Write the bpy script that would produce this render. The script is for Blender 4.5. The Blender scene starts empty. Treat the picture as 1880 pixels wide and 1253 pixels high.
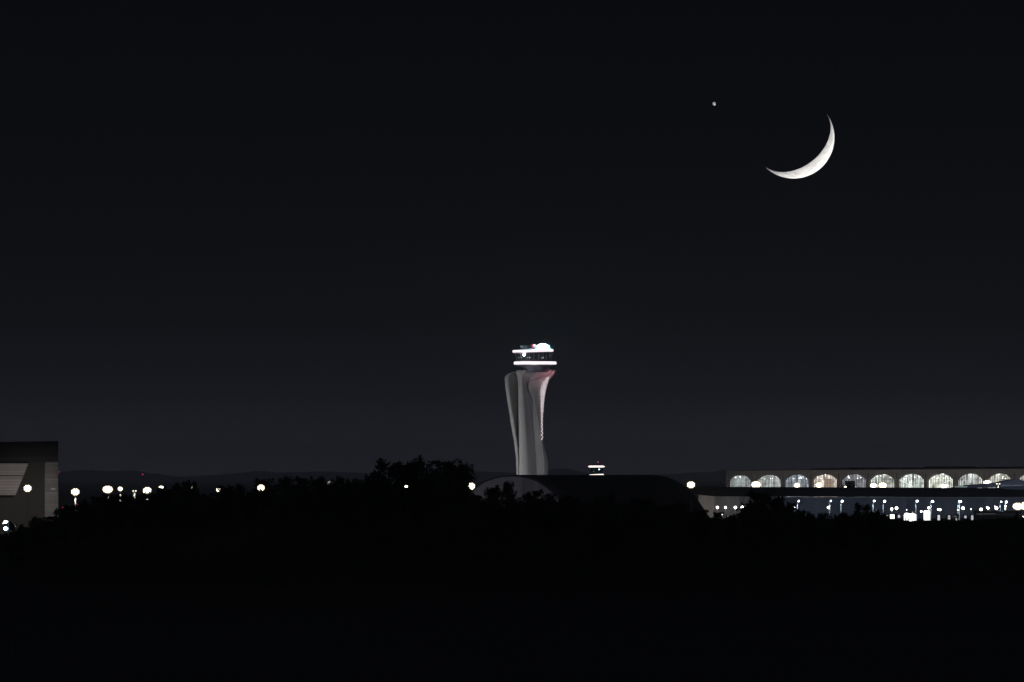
import bpy, math, random
from mathutils import Vector, Matrix
R = math.radians
SC = bpy.context.scene
COL = SC.collection

# ------------------------------------------------------------------ camera
F = 16553.0            # focal length in pixels of a 1880 px wide frame
CAM_H = 18.0
HZ = 875.0             # picture row of the horizon
cam_d = bpy.data.cameras.new('camera')
cam = bpy.data.objects.new('camera', cam_d); COL.objects.link(cam)
cam_d.sensor_width = 36; cam_d.lens = 36 * F / 1880
cam_d.clip_start = 1; cam_d.clip_end = 200000
cam.location = (0, 0, CAM_H)
cam.rotation_euler = (R(90) + math.atan((HZ - 626.5) / F), 0, 0)
SC.camera = cam

# ------------------------------------------------------------------ exposure
SC.view_settings.view_transform = 'Standard'
SC.view_settings.look = 'None'
SC.view_settings.gamma = 1
SC.view_settings.exposure = 1.3
K = 2 ** -1.3          # radiance that displays as 1.0

def srgb(r, g, b):
    def f(c):
        c /= 255
        return c / 12.92 if c <= .04045 else ((c + .055) / 1.055) ** 2.4
    return (f(r), f(g), f(b), 1)

# ------------------------------------------------------------------ sun (below the horizon, it lights the moon)
SUN = Vector((.575, .49, -.655)).normalized()
sd = bpy.data.lights.new('sun', 'SUN'); sd.energy = 5; sd.angle = R(.5); sd.color = (1, .985, .95)
so = bpy.data.objects.new('sun', sd); COL.objects.link(so)
so.rotation_euler = SUN.to_track_quat('Z', 'Y').to_euler()

# ------------------------------------------------------------------ world
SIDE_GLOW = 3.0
W = bpy.data.worlds.new('World'); SC.world = W; W.use_nodes = True
nt = W.node_tree; nt.nodes.clear()
out = nt.nodes.new('ShaderNodeOutputWorld')
sky = nt.nodes.new('ShaderNodeTexSky'); sky.sky_type = 'NISHITA'; sky.sun_disc = False
sky.sun_elevation = math.asin(SUN.z); sky.sun_rotation = math.atan2(SUN.x, SUN.y)
bg1 = nt.nodes.new('ShaderNodeBackground'); bg1.inputs['Strength'].default_value = .05
nt.links.new(sky.outputs[0], bg1.inputs['Color'])
tc = nt.nodes.new('ShaderNodeTexCoord'); sep = nt.nodes.new('ShaderNodeSeparateXYZ')
nt.links.new(tc.outputs['Generated'], sep.inputs[0])
mr = nt.nodes.new('ShaderNodeMapRange'); mr.inputs['From Min'].default_value = 0; mr.inputs['From Max'].default_value = .2
nt.links.new(sep.outputs['Z'], mr.inputs['Value'])
rp = nt.nodes.new('ShaderNodeValToRGB'); nt.links.new(mr.outputs[0], rp.inputs[0])
el = rp.color_ramp.elements
stops = [(0, (48, 48, 55)), (.02, (37, 37, 43)), (.045, (23, 23.5, 28)), (.085, (14.5, 15.5, 19)), (.15, (10, 11.5, 15)), (.28, (6.5, 8, 11)), (1, (5, 6, 9))]
while len(el) < len(stops): el.new(.5)
for e, (p, c) in zip(el, stops): e.position = p; e.color = srgb(*c)
bg2 = nt.nodes.new('ShaderNodeBackground'); bg2.inputs['Strength'].default_value = K
nt.links.new(rp.outputs[0], bg2.inputs['Color'])
# glow added low in the sky on either side of the view to brighten the haze
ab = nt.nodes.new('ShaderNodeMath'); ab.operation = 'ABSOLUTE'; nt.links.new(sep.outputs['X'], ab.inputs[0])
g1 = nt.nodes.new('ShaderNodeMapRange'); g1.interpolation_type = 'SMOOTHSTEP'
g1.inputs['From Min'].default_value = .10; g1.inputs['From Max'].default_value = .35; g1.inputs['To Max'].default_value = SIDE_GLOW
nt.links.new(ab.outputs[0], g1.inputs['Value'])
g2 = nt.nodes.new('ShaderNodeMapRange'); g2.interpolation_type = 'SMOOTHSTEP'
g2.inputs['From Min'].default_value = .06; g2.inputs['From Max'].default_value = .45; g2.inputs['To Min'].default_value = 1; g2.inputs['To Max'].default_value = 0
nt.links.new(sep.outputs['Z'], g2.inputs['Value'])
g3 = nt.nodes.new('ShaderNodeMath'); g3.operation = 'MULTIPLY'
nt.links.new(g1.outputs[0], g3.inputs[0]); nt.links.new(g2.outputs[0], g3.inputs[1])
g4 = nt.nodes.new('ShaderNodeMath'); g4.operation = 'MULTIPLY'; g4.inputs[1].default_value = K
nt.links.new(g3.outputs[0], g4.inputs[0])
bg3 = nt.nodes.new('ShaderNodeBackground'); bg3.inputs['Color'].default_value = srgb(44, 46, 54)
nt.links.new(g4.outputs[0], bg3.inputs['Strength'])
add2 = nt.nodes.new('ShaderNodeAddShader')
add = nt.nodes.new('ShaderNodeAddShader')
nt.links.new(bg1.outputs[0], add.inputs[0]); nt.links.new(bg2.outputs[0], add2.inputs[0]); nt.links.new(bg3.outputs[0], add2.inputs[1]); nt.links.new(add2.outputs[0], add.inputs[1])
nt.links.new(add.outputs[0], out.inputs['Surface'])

SC.cycles.use_denoising = True
SC.cycles.max_bounces = 4
SC.cycles.volume_bounces = 0
SC.cycles.sample_clamp_indirect = .4
SC.cycles.use_adaptive_sampling = False

# ================================================================== helpers
def X(px, d): return (px - 940) / F * d
def Z(py, d): return CAM_H - (py - HZ) / F * d
def P(px, py, d): return Vector((X(px, d), d, Z(py, d)))
def mpp(d): return d / F

def lerp(a, b, t): return a + (b - a) * t
def table(tb, x):
    if x <= tb[0][0]: return tb[0][1]
    for (a, u), (b, v) in zip(tb, tb[1:]):
        if x <= b: return lerp(u, v, (x - a) / (b - a))
    return tb[-1][1]
def smooth_table(tb, x):
    n = len(tb)
    if x <= tb[0][0]: return tb[0][1]
    if x >= tb[-1][0]: return tb[-1][1]
    for i in range(n - 1):
        if x <= tb[i + 1][0]:
            (x1, p1), (x2, p2) = tb[i], tb[i + 1]
            x0, p0 = tb[i - 1] if i > 0 else (x1 - (x2 - x1), p1 - (p2 - p1))
            x3, p3 = tb[i + 2] if i + 2 < n else (x2 + (x2 - x1), p2 + (p2 - p1))
            t = (x - x1) / (x2 - x1); h = x2 - x1
            m1 = (p2 - p0) / (x2 - x0) * h; m2 = (p3 - p1) / (x3 - x1) * h
            lim = 2.5 * abs(p2 - p1)
            m1 = max(-lim, min(lim, m1)); m2 = max(-lim, min(lim, m2))
            return (2*t**3 - 3*t*t + 1)*p1 + (t**3 - 2*t*t + t)*m1 + (-2*t**3 + 3*t*t)*p2 + (t**3 - t*t)*m2

class MB:
    def __init__(s): s.v = []; s.f = []
    def add(s, v, f):
        n = len(s.v); s.v += [tuple(p) for p in v]; s.f += [tuple(i + n for i in q) for q in f]
        return s
    def box(s, x0, x1, y0, y1, z0, z1):
        v = [(x0,y0,z0),(x1,y0,z0),(x1,y1,z0),(x0,y1,z0),(x0,y0,z1),(x1,y0,z1),(x1,y1,z1),(x0,y1,z1)]
        return s.add(v, [(3,2,1,0),(4,5,6,7),(0,1,5,4),(1,2,6,5),(2,3,7,6),(3,0,4,7)])
    def prism(s, pts, y0, y1):          # pts (x,z), extruded along y
        n = len(pts)
        v = [(x, y0, z) for x, z in pts] + [(x, y1, z) for x, z in pts]
        f = [tuple(range(n)), tuple(range(2*n - 1, n - 1, -1))]
        f += [(i, i + n, (i+1) % n + n, (i+1) % n) for i in range(n)]
        return s.add(v, f)
    def lathe(s, prof, n=24, c=(0, 0)):  # prof (r,z)
        v = []
        for r, z in prof:
            v += [(c[0] + r*math.cos(2*math.pi*i/n), c[1] + r*math.sin(2*math.pi*i/n), z) for i in range(n)]
        f = []
        for k in range(len(prof) - 1):
            f += [(k*n+i, k*n+(i+1) % n, (k+1)*n+(i+1) % n, (k+1)*n+i) for i in range(n)]
        f.append(tuple(range(n-1, -1, -1))); f.append(tuple((len(prof)-1)*n + i for i in range(n)))
        return s.add(v, f)
    def tube(s, a, b, r0, r1=None, n=8):
        r1 = r0 if r1 is None else r1
        a = Vector(a); b = Vector(b); d = (b - a).normalized()
        u = d.orthogonal().normalized(); w = d.cross(u)
        v = [a + (u*math.cos(2*math.pi*i/n) + w*math.sin(2*math.pi*i/n))*r0 for i in range(n)]
        v += [b + (u*math.cos(2*math.pi*i/n) + w*math.sin(2*math.pi*i/n))*r1 for i in range(n)]
        f = [(i, (i+1) % n, n + (i+1) % n, n + i) for i in range(n)] + [tuple(range(n-1, -1, -1)), tuple(range(n, 2*n))]
        return s.add(v, f)
    def ball(s, c, r, n=8, m=5, sz=1):
        v = [(c[0], c[1], c[2]-r*sz)]
        for k in range(1, m):
            a = -math.pi/2 + math.pi*k/m
            v += [(c[0]+r*math.cos(a)*math.cos(2*math.pi*i/n), c[1]+r*math.cos(a)*math.sin(2*math.pi*i/n), c[2]+r*sz*math.sin(a)) for i in range(n)]
        v.append((c[0], c[1], c[2]+r*sz)); T = len(v) - 1
        f = [(0, 1+(i+1) % n, 1+i) for i in range(n)]
        for k in range(m - 2):
            f += [(1+k*n+i, 1+k*n+(i+1) % n, 1+(k+1)*n+(i+1) % n, 1+(k+1)*n+i) for i in range(n)]
        f += [(1+(m-2)*n+i, 1+(m-2)*n+(i+1) % n, T) for i in range(n)]
        return s.add(v, f)
    def mesh(s, name, mat, smooth=None):
        me = bpy.data.meshes.new(name); me.from_pydata(s.v, [], s.f); me.update()
        if mat: me.materials.append(mat)
        if smooth is not None:
            me.shade_smooth()
            me.set_sharp_from_angle(angle=R(smooth))
        return me
    def build(s, name, mat, parent=None, smooth=None, loc=None):
        return link(name, s.mesh(name, mat, smooth), parent, loc)

def link(name, me, parent=None, loc=None, rot=None):
    o = bpy.data.objects.new(name, me); COL.objects.link(o)
    if parent: o.parent = parent
    if loc: o.location = loc
    if rot: o.rotation_euler = rot
    return o
def tag(o, label=None, cat=None, group=None, kind=None):
    if label: o['label'] = label
    if cat: o['category'] = cat
    if group: o['group'] = group
    if kind: o['kind'] = kind
    return o
def thing(name, label, cat, loc, group=None, rz=0):
    o = bpy.data.objects.new(name, None); COL.objects.link(o)
    o.location = loc; o.rotation_euler = (0, 0, rz); o.empty_display_size = 1
    return tag(o, label, cat, group)
def light(kind, name, parent, loc, power, color, aim=None, size=90, blend=.6, rad=.5):
    l = bpy.data.lights.new(name, kind); l.energy = power; l.color = color; l.shadow_soft_size = rad
    if kind == 'SPOT': l.spot_size = R(size); l.spot_blend = blend
    o = bpy.data.objects.new(name, l); COL.objects.link(o); o.parent = parent; o.location = loc
    if aim is not None: o.rotation_euler = (Vector(aim) * -1).to_track_quat('Z', 'Y').to_euler()
    return o

# ------------------------------------------------------------------ materials
MATS = {}
def mat(name, col, rough=.7, metal=0, var=.25, scale=1.0, bump=0, spec=.3):
    if name in MATS: return MATS[name]
    m = bpy.data.materials.new(name); m.use_nodes = True; MATS[name] = m
    t = m.node_tree; b = t.nodes['Principled BSDF']
    b.inputs['Roughness'].default_value = rough; b.inputs['Metallic'].default_value = metal
    b.inputs['Specular IOR Level'].default_value = spec
    c = t.nodes.new('ShaderNodeTexCoord'); n = t.nodes.new('ShaderNodeTexNoise')
    n.inputs['Scale'].default_value = scale; n.inputs['Detail'].default_value = 6
    t.links.new(c.outputs['Object'], n.inputs['Vector'])
    r = t.nodes.new('ShaderNodeMapRange'); r.inputs['From Min'].default_value = .3; r.inputs['From Max'].default_value = .7
    r.inputs['To Min'].default_value = 1 - var; r.inputs['To Max'].default_value = 1 + var
    t.links.new(n.outputs['Fac'], r.inputs['Value'])
    mx = t.nodes.new('ShaderNodeVectorMath'); mx.operation = 'SCALE'
    mx.inputs[0].default_value = col[:3]
    t.links.new(r.outputs[0], mx.inputs['Scale']); t.links.new(mx.outputs[0], b.inputs['Base Color'])
    if bump:
        bp = t.nodes.new('ShaderNodeBump'); bp.inputs['Strength'].default_value = bump
        t.links.new(n.outputs['Fac'], bp.inputs['Height']); t.links.new(bp.outputs[0], b.inputs['Normal'])
    return m
def emit(name, col, strength, base=.3):
    if name in MATS: return MATS[name]
    m = bpy.data.materials.new(name); m.use_nodes = True; MATS[name] = m
    b = m.node_tree.nodes['Principled BSDF']
    b.inputs['Base Color'].default_value = (base, base, base, 1)
    b.inputs['Emission Color'].default_value = (*col[:3], 1)
    b.inputs['Emission Strength'].default_value = strength * K
    if name not in ('flood_warm', 'beacon_white', 'flood_soft'): m.cycles.emission_sampling = 'NONE'   # the small glows light nothing but themselves
    return m
def clad(name, col, pitch, seam=.35, var=.12, axis=2, rough=.6):   # horizontally ribbed cladding
    m = mat(name, col, rough, 0, var, .25)
    t = m.node_tree; b = t.nodes['Principled BSDF']
    src = b.inputs['Base Color'].links[0].from_socket
    c = t.nodes.new('ShaderNodeTexCoord'); s = t.nodes.new('ShaderNodeSeparateXYZ'); t.links.new(c.outputs['Object'], s.inputs[0])
    d = t.nodes.new('ShaderNodeMath'); d.operation = 'DIVIDE'; d.inputs[1].default_value = pitch; t.links.new(s.outputs[axis], d.inputs[0])
    fr = t.nodes.new('ShaderNodeMath'); fr.operation = 'FRACT'; t.links.new(d.outputs[0], fr.inputs[0])
    fl = t.nodes.new('ShaderNodeMath'); fl.operation = 'FLOOR'; t.links.new(d.outputs[0], fl.inputs[0])
    wn = t.nodes.new('ShaderNodeTexWhiteNoise'); wn.noise_dimensions = '1D'; t.links.new(fl.outputs[0], wn.inputs['W'])
    lt = t.nodes.new('ShaderNodeMath'); lt.operation = 'GREATER_THAN'; lt.inputs[1].default_value = .22; t.links.new(fr.outputs[0], lt.inputs[0])
    a = t.nodes.new('ShaderNodeMapRange'); a.inputs['To Min'].default_value = seam; a.inputs['To Max'].default_value = 1; t.links.new(lt.outputs[0], a.inputs['Value'])
    w = t.nodes.new('ShaderNodeMapRange'); w.inputs['To Min'].default_value = .75; w.inputs['To Max'].default_value = 1.15; t.links.new(wn.outputs['Value'], w.inputs['Value'])
    mu = t.nodes.new('ShaderNodeMath'); mu.operation = 'MULTIPLY'; t.links.new(a.outputs[0], mu.inputs[0]); t.links.new(w.outputs[0], mu.inputs[1])
    v = t.nodes.new('ShaderNodeVectorMath'); v.operation = 'SCALE'; t.links.new(src, v.inputs[0]); t.links.new(mu.outputs[0], v.inputs['Scale'])
    t.links.new(v.outputs[0], b.inputs['Base Color'])
    return m

WARM = (1, .88, .66); COOL = (.80, .95, 1.0); PINK = (1, .84, .93)
M_soil = mat('dark_grass_soil', (.010, .012, .007), .95, 0, .4, .05, .3)
M_hill = mat('far_hill_scrub', (.03, .04, .035), .95, 0, .3, .002)
M_leaf = mat('leaf', (.018, .027, .010), .8, 0, .4, .5)
M_bark = mat('bark', (.06, .045, .03), .9, 0, .3, 3, .5)
M_steel = mat('galvanised_steel', (.45, .46, .47), .5, .3, .15, 4)
M_pole = mat('pale_pole_paint', (.7, .74, .78), .5, 0, .1, 3)
M_dark = mat('dark_metal', (.035, .035, .038), .6, .2, .2, 2)
M_conc = mat('tower_shell', (.52, .51, .50), .75, 0, .07, .12)
M_cabglass = mat('cab_glass', (.02, .035, .04), .15, 0, .1, 1, 0, .5)

# ================================================================== terrain
RIDGE = [(-400,985),(0,988),(40,984),(70,975),(100,965),(130,952),(160,944),(200,934),(300,926),(380,928),(450,924),(500,912),(560,905),(640,906),
         (680,900),(860,905),(880,926),(940,934),(1000,926),(1100,922),(1200,926),(1270,940),(1300,950),(1345,955.5),(1400,946),(1455,952),(1520,951),
         (1560,952),(1640,955.5),(1700,957.5),(1780,956.5),(1850,952.5),(1900,953),(2300,955)]
RD = 1300.0
def terrain_h(x, y):
    px = 940 + x * F / max(y, 300)
    rz = Z(table(RIDGE, 940 + x * F / RD), RD)
    h = rz * math.exp(-((y - RD) / 130) ** 2)
    h += 16.2 * math.exp(-(x*x + y*y) / 150**2)
    h += .35*math.sin(x*.031 + y*.017) * math.sin(y*.011 - x*.008) * (1 if y < 3000 else 0)
    return h
def axis(parts):
    r = []
    for a, b, n in parts: r += [a + (b - a)*i/n for i in range(n)]
    return r + [parts[-1][1]]
xs = axis([(-33200,-4000,14),(-4000,-600,14),(-600,-160,16),(-160,160,160),(160,600,16),(600,4000,14),(4000,33200,14)])
ys = axis([(-2000,-200,6),(-200,300,25),(300,900,14),(900,1700,70),(1700,4000,16),(4000,47200,26)])
g = MB()
g.v = [(x, y, terrain_h(x, y)) for y in ys for x in xs]
nx = len(xs)
g.f = [(j*nx+i, j*nx+i+1, (j+1)*nx+i+1, (j+1)*nx+i) for j in range(len(ys)-1) for i in range(nx-1)]
tag(g.build('ground', M_soil, smooth=60), 'black unlit ground rising to a low ridge under the treeline', kind='structure')

# airport apron pavement, far behind the ridge
a = MB(); a.box(X(600, 5200), X(2300, 5200), 3420, 5700, .45, .55)
tag(a.build('apron_pavement', mat('apron_asphalt', (.05, .05, .052), .85, 0, .2, .02)), 'dark apron pavement round the terminal and tower', kind='structure')

# far hills
HD = 38000.0
HILL = [(-700,872),(-200,868),(60,867),(120,866),(160,863),(190,866),(240,864),(280,869),(310,873.5),(350,875),(380,873),(430,869.5),(480,865),(510,868),(540,867),
        (600,866),(640,867.5),(690,869),(780,867),(860,865),(900,866.5),(935,868),(1000,865),(1015,862),(1030,860.5),(1048,862),(1060,865),(1075,868),(1100,871),(1140,873.5),(1200,872),(1260,868.5),(1330,866),(1450,866),(1700,868),(2300,867),(2700,870)]
h = MB(); random.seed(5)
n = 420
jit = [0.0]*(n+1)
for i in range(n+1): jit[i] = .6*math.sin(i*.9)+.5*math.sin(i*2.3+1)+random.uniform(-.5, .5)
rows = [(HD-2600, 0), (HD-1400, .45), (HD-500, .88), (HD, 1.0), (HD+1500, .6), (HD+4000, 0)]
for (y, k) in rows:
    for i in range(n+1):
        px = -700 + 3400*i/n
        z = Z(smooth_table(HILL, px) + jit[i]*.5, HD)
        h.v.append((X(px, HD), y, z*k - .4 if k < 1 else z))
w = n+1
h.f = [(j*w+i, j*w+i+1, (j+1)*w+i+1, (j+1)*w+i) for j in range(len(rows)-1) for i in range(n)]
tag(h.build('hills', M_hill, smooth=80), 'low blue-grey hills on the far horizon', kind='structure')

# ================================================================== moon and planet
MD = 70000.0
mr_ = 75.1 * mpp(MD)
# only the sunlit side that faces us is bright; it is modelled as a thick crescent-shaped shell
mo = MB()
lim = Vector((.656, 0, -.755)); hor = Vector((.755, 0, .656)); toward = Vector((0, -1, 0))
NA, NB = 96, 12
TH = math.acos(.738)
for (rr_, fl) in ((1.0, 0), (.992, 1)):
    for i in range(NA+1):
        al = R(8)+R(164)*(i/NA)                      # along the horns
        for j in range(NB+1):
            ph = TH*j/NB                         # from limb to terminator
            e_ = lim*math.cos(ph) + toward*math.sin(ph)
            q_ = (hor*math.cos(al) + e_*math.sin(al))*mr_*rr_
            mo.v.append(tuple(q_))
w_ = NB+1; tot = (NA+1)*w_
for i in range(NA):
    for j in range(NB):
        k = i*w_+j
        mo.f.append((k, k+1, k+w_+1, k+w_)); mo.f.append((tot+k, tot+k+w_, tot+k+w_+1, tot+k+1))
    for j in (0, NB):   # rims
        k = i*w_+j; mo.f.append((k, k+w_, tot+k+w_, tot+k))
moon = mo.build('moon', mat('moon_rock', (.52, .51, .50), 1, 0, .24, .022), smooth=40, loc=P(1457, 252.8, MD))
moon.data.materials[0].node_tree.nodes['Principled BSDF'].inputs['Specular IOR Level'].default_value = 0
tag(moon, 'thin bright crescent moon hanging in the dark sky', 'moon')
st = MB(); st.ball((0, 0, 0), 2.9*mpp(MD), 12, 8, 1.12)  # planet; its reflected sunlight is put in as emission
tag(st.build('planet', emit('planet_shine', (.83, .84, .88), .43, 0), smooth=180, loc=P(1311.3, 190.6, MD)), 'small round grey planet above and left of the moon', 'planet')

# ================================================================== control tower
TD = 5400.0; TM = mpp(TD); TX = 980
tower = thing('control_tower', 'tall tulip-shaped control tower with two glowing rings round its cab', 'tower', (X(TX, TD), TD, 0))
KY = [680, 683, 684.5, 686.5, 690, 697, 705, 712, 720, 726, 740, 750, 760, 779, 785, 800, 810, 820, 830, 840, 846, 855, 875, 931]
def T(*a): return list(a)
tx = {
 0: T((680,950),(682.6,946),(683.6,940),(685,935),(687,931),(690,928.3),(694,926.8),(700,926.6),(720,929),(740,932),(760,935.3),(785,939),(810,943.3),(830,946),(846,947.3),(875,948),(931,947)),
 2: T((680,951),(683,947.5),(684.5,942),(687,937.5),(690,934.5),(697,932.4),(720,935),(740,938),(760,941),(785,945),(810,949),(830,951),(846,951.8),(875,952),(931,952)),
 5: T((680,951.6),(683,948),(686.5,949.2),(690,950.6),(697,952),(720,952.5),(760,952.7),(810,953),(846,953.3),(931,953.6)),
 6: T((680,964),(683,962),(686.5,958.6),(690,957),(697,956),(740,956),(810,957.3),(846,958.2),(931,959)),
 8: T((680,967),(683,966),(686.5,963),(697,961.5),(720,963.5),(740,966),(760,968.5),(785,970.5),(810,972.5),(840,975),(875,977),(931,979)),
 11: T((680,1016),(686.5,1012),(690,1007),(693.5,998),(697,985),(700,976),(705,971),(710,969.5),(718,972),(726,976),(749,983),(779,989),(800,993),(810,994.6),(830,997),(846,999),(931,999)),
 14: T((680,1021),(683,1020),(686.5,1018.5),(690,1015.5),(697,1009.5),(705,1006),(720,1002),(740,999),(760,997.7),(785,997),(810,997.2),(820,998.8),(830,1001.5),(840,1004.4),(846,1005.7),(855,1006.2),(875,1006),(931,1006)),
}
def sec(y):
    q = {k: smooth_table(tb, y) for k, tb in tx.items()}
    q[11] = min(q[11], q[14] - 1.2)
    L = [None]*15
    L[0] = (q[0], 2)
    L[1] = (lerp(q[0], q[2], .45), 9)
    L[2] = (q[2], 10)
    a3 = lerp(q[2], q[5], .08); a4 = lerp(q[2], q[5], .9)
    dk = -6 if q[5]-q[2] > 3 else 3
    L[3] = (a3, min(6, dk+7)); L[4] = (a4, dk)
    L[5] = (q[5], 16); L[6] = (q[6], 20.5)
    L[7] = (lerp(q[6], q[8], .55), 21.5); L[8] = (q[8], 18)
    L[9] = (lerp(q[8], q[11], .35), 12); L[10] = (q[11]-.6, 10.5)
    L[11] = (q[11], 15); L[12] = (lerp(q[11], q[14], .4), 12.5)
    L[13] = (lerp(q[11], q[14], .8), 7.5); L[14] = (q[14], 0)
    return L
def shaft_ring(y):
    L = sec(y); pts = []
    for i in range(14):
        x0, f0 = L[i]; x1, f1 = L[i+1]
        hard = i in (2, 3, 4, 8, 9, 10)
        for k in range(5):
            t = k/5
            if hard: pts.append((lerp(x0, x1, t), lerp(f0, f1, t)))
            else:
                xp, fp = L[i-1] if i > 0 and i not in (5, 11) else (x0-(x1-x0), f0-(f1-f0)*.5)
                xn, fn = L[i+2] if i+2 < 15 and i not in (1, 7) else (x1+(x1-x0), f1+(f1-f0)*.5)
                m1 = (fn-f0)/max(xn-x0, .01)*(x1-x0) if False else (f1-fp)/max(x1-xp, .01)*(x1-x0)
                m2 = (fn-f0)/max(xn-x0, .01)*(x1-x0)
                f = (2*t**3-3*t*t+1)*f0+(t**3-2*t*t+t)*m1+(-2*t**3+3*t*t)*f1+(t**3-t*t)*m2
                pts.append((lerp(x0, x1, t), f))
    pts.append(L[14])
    xl, xr = L[0][0], L[14][0]; c = (xl+xr)/2; hw = (xr-xl)/2
    for k in range(1, 16):
        a_ = math.pi*k/16
        pts.append((c + hw*math.cos(a_), -.62*hw*math.sin(a_) + lerp(0, 2, k/16)))
    return [((x-TX)*TM, -f*TM, (930-y)*TM) for x, f in pts]
yy = []
y = 680.0
while y < 931: yy.append(y); y += .8 if y < 700 else 2.0
yy.append(931)
rings = [shaft_ring(v) for v in yy][::-1]
sb = MB(); m_ = len(rings[0])
for r_ in rings: sb.v += r_
for j in range(len(rings)-1):
    sb.f += [(j*m_+i, j*m_+(i+1) % m_, (j+1)*m_+(i+1) % m_, (j+1)*m_+i) for i in range(m_)]
sb.f.append(tuple((len(rings)-1)*m_+i for i in range(m_)))
shaft = sb.build('shaft', M_conc, tower, smooth=28)
# perforated light screen down the right flank
lt = MB(); bk = MB(); random.seed(2)
SL = [(695,1004),(698,1001),(705,996),(712,994),(720,993),(735,993.3),(750,993.8),(765,994),(785,994.2),(808,994.6)]
row = 0; y = 695.5
while y < 809:
    xl = table(SL, y); xr = smooth_table(tx[14], y) - .5
    st_ = 3.7
    x = xl + (st_/2 if row % 2 else 0)
    while x <= xr + .2:
        ys_ = y - (x-xl)*.28 if y < 735 else y
        L = sec(min(max(ys_, 684), 900))
        xs_ = min(x, L[14][0]-.25)
        f_ = table([(L[11][0], 15), (L[12][0], 12.5), (L[13][0], 7.5), (L[14][0], 0)], xs_) + 1.6
        lt.ball(((xs_-TX)*TM, -f_*TM, (930-ys_)*TM), .2 + (.03 if 715 < y < 800 else 0), 6, 4, .9)
        x += st_
    y += 3.7; row += 1
ysl = [695.5 + 1.5*k for k in range(76)]
for yv in ysl:
    L = sec(max(yv, 684)); a_ = table(SL, yv) - .4; c_ = L[14][0] - .1
    for k in range(5):
        xv = lerp(a_, max(c_, a_+.3), k/4)
        fv = table([(L[11][0], 15), (L[12][0], 12.5), (L[13][0], 7.5), (L[14][0], 0)], xv) + 1.0
        bk.v.append(((xv-TX)*TM, -fv*TM, (930-yv)*TM))
bk.f = [(r_*5+k, r_*5+k+1, r_*5+k+6, r_*5+k+5) for r_ in range(len(ysl)-1) for k in range(4)]
bk.build('screen_backing', mat('screen_dark', (.06,.05,.055), .7), tower, smooth=60)  # dark backing added to keep the dots' spill off the pale shell
scr = lt.build('perforated_light_screen', emit('screen_glow', (1, .86, .91), 6.5), tower)
tag(scr, 'string of pinkish light points in a lattice')
def tl(prof): return [(r*TM, (930-y)*TM) for r, y in prof]
def tpart(name, prof, m, cx=0, n=40, smooth=40, par=tower):
    b = MB(); b.lathe(tl(prof), n)
    return b.build(name, m, par, smooth=smooth, loc=(cx*TM, 0, 0))
tpart('neck', [(25,684),(25.5,681),(28,676),(30,672),(31,670)], mat('neck_panels', (.10,.10,.13), .5, .1, .3, .3), 4)
lo = tpart('lower_deck', [(33,671),(38,669.6),(38.6,667.2),(37,665),(34,663)], mat('deck_white', (.6,.56,.58), .5, 0, .1, 1), 2.5)
rg = tpart('ring_light', [(38.0,669.6),(39,668.9),(39.1,664.9),(38,664.2)], emit('ring_pink', PINK, 1.5), 2.5, 48)
cabp = tpart('observation_cab', [(30,663.4),(31,660),(34.5,648)], M_cabglass, 0, 24, None)
mu = MB()
for i in range(24):
    a_ = 2*math.pi*i/24
    mu.tube((31*TM*math.cos(a_), 31*TM*math.sin(a_), (930-662.5)*TM), (34.7*TM*math.cos(a_), 34.7*TM*math.sin(a_), (930-648)*TM), .11)
mu.build('mullion', M_steel, cabp)
ud = tpart('upper_deck', [(34,648.5),(36.6,646.8),(37,644.6),(35,642.6),(20,641.6)], MATS['deck_white'], -1.5)
rg2 = tpart('ring_light', [(36.9,646.7),(37.5,646.0),(37.5,643.0),(36.9,642.3)], emit('ring_pink_top', PINK, 1.5), -1.5, 48)
ud.rotation_euler = (0, R(-1.4), 0); rg2.rotation_euler = (0, R(-1.4), 0)
for o_ in (ud, rg2): o_.location.x += (930-644)*TM*math.sin(R(1.4))
# things inside the cab glass: consoles and lamp
def tball(name, px, py, r, m, dep=35, par=tower, sz=1):
    b = MB(); b.ball((0,0,0), r*TM, 10, 7, sz)
    return b.build(name, m, par, smooth=180, loc=((px-TX)*TM, -dep*TM, (930-py)*TM))
tag(tball('lamp', 962, 652, 2.5, emit('cab_lamp', (1,.95,.98), 12), 30), 'round white lamp behind the cab glass')
def one(b, *a, **k): return b.build(*a, **k)
for px, py, r in ((953,657,.55),(956.5,657,.6),(959,656.6,.45),(968.5,657.3,.85),(972,657.2,.8),(974.5,657,.5),(994.6,657.8,.8),(997.6,657.3,.9),(1009,651,.5),(1010,653.5,.4),(1002,655.5,.4)):
    sm = MB(); dx = px-TX; sm.ball((dx*TM, -math.sqrt(33.6**2-dx*dx)*TM, (930-py)*TM), r*TM*.8, 6, 4)
    sm.build('console_light', emit('console_glow', (.8,.93,1), 1.6), tower)
pm = MB()
pm.box(-24*TM, 32*TM, -9*TM, 9*TM, (930-642.4)*TM, (930-640)*TM)
pm.box(-6*TM, 30*TM, -7*TM, 7*TM, (930-640)*TM, (930-634)*TM)
pm.build('plant_deck', mat('plant_grey', (.25,.27,.29), .6, .1, .2, 1), tower)
rl = MB()
for i in range(9):
    x = (-24+i*2.6)*TM; rl.tube((x, -10*TM, (930-641)*TM), (x, -10*TM, (930-634-(i % 3)*.6)*TM), .14, .1)
    if i % 2: rl.ball((x, -10*TM, (930-636)*TM), .3, 6, 4)
rl.tube((-24*TM, -10*TM, (930-636.3)*TM), (0, -10*TM, (930-636.3)*TM), .1)
rl.build('antenna_rail', M_steel, tower)
rb = MB(); rb.box(-3.8*TM, 4*TM, -2.5*TM, 2.5*TM, -3.4*TM, 3.6*TM)
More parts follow.
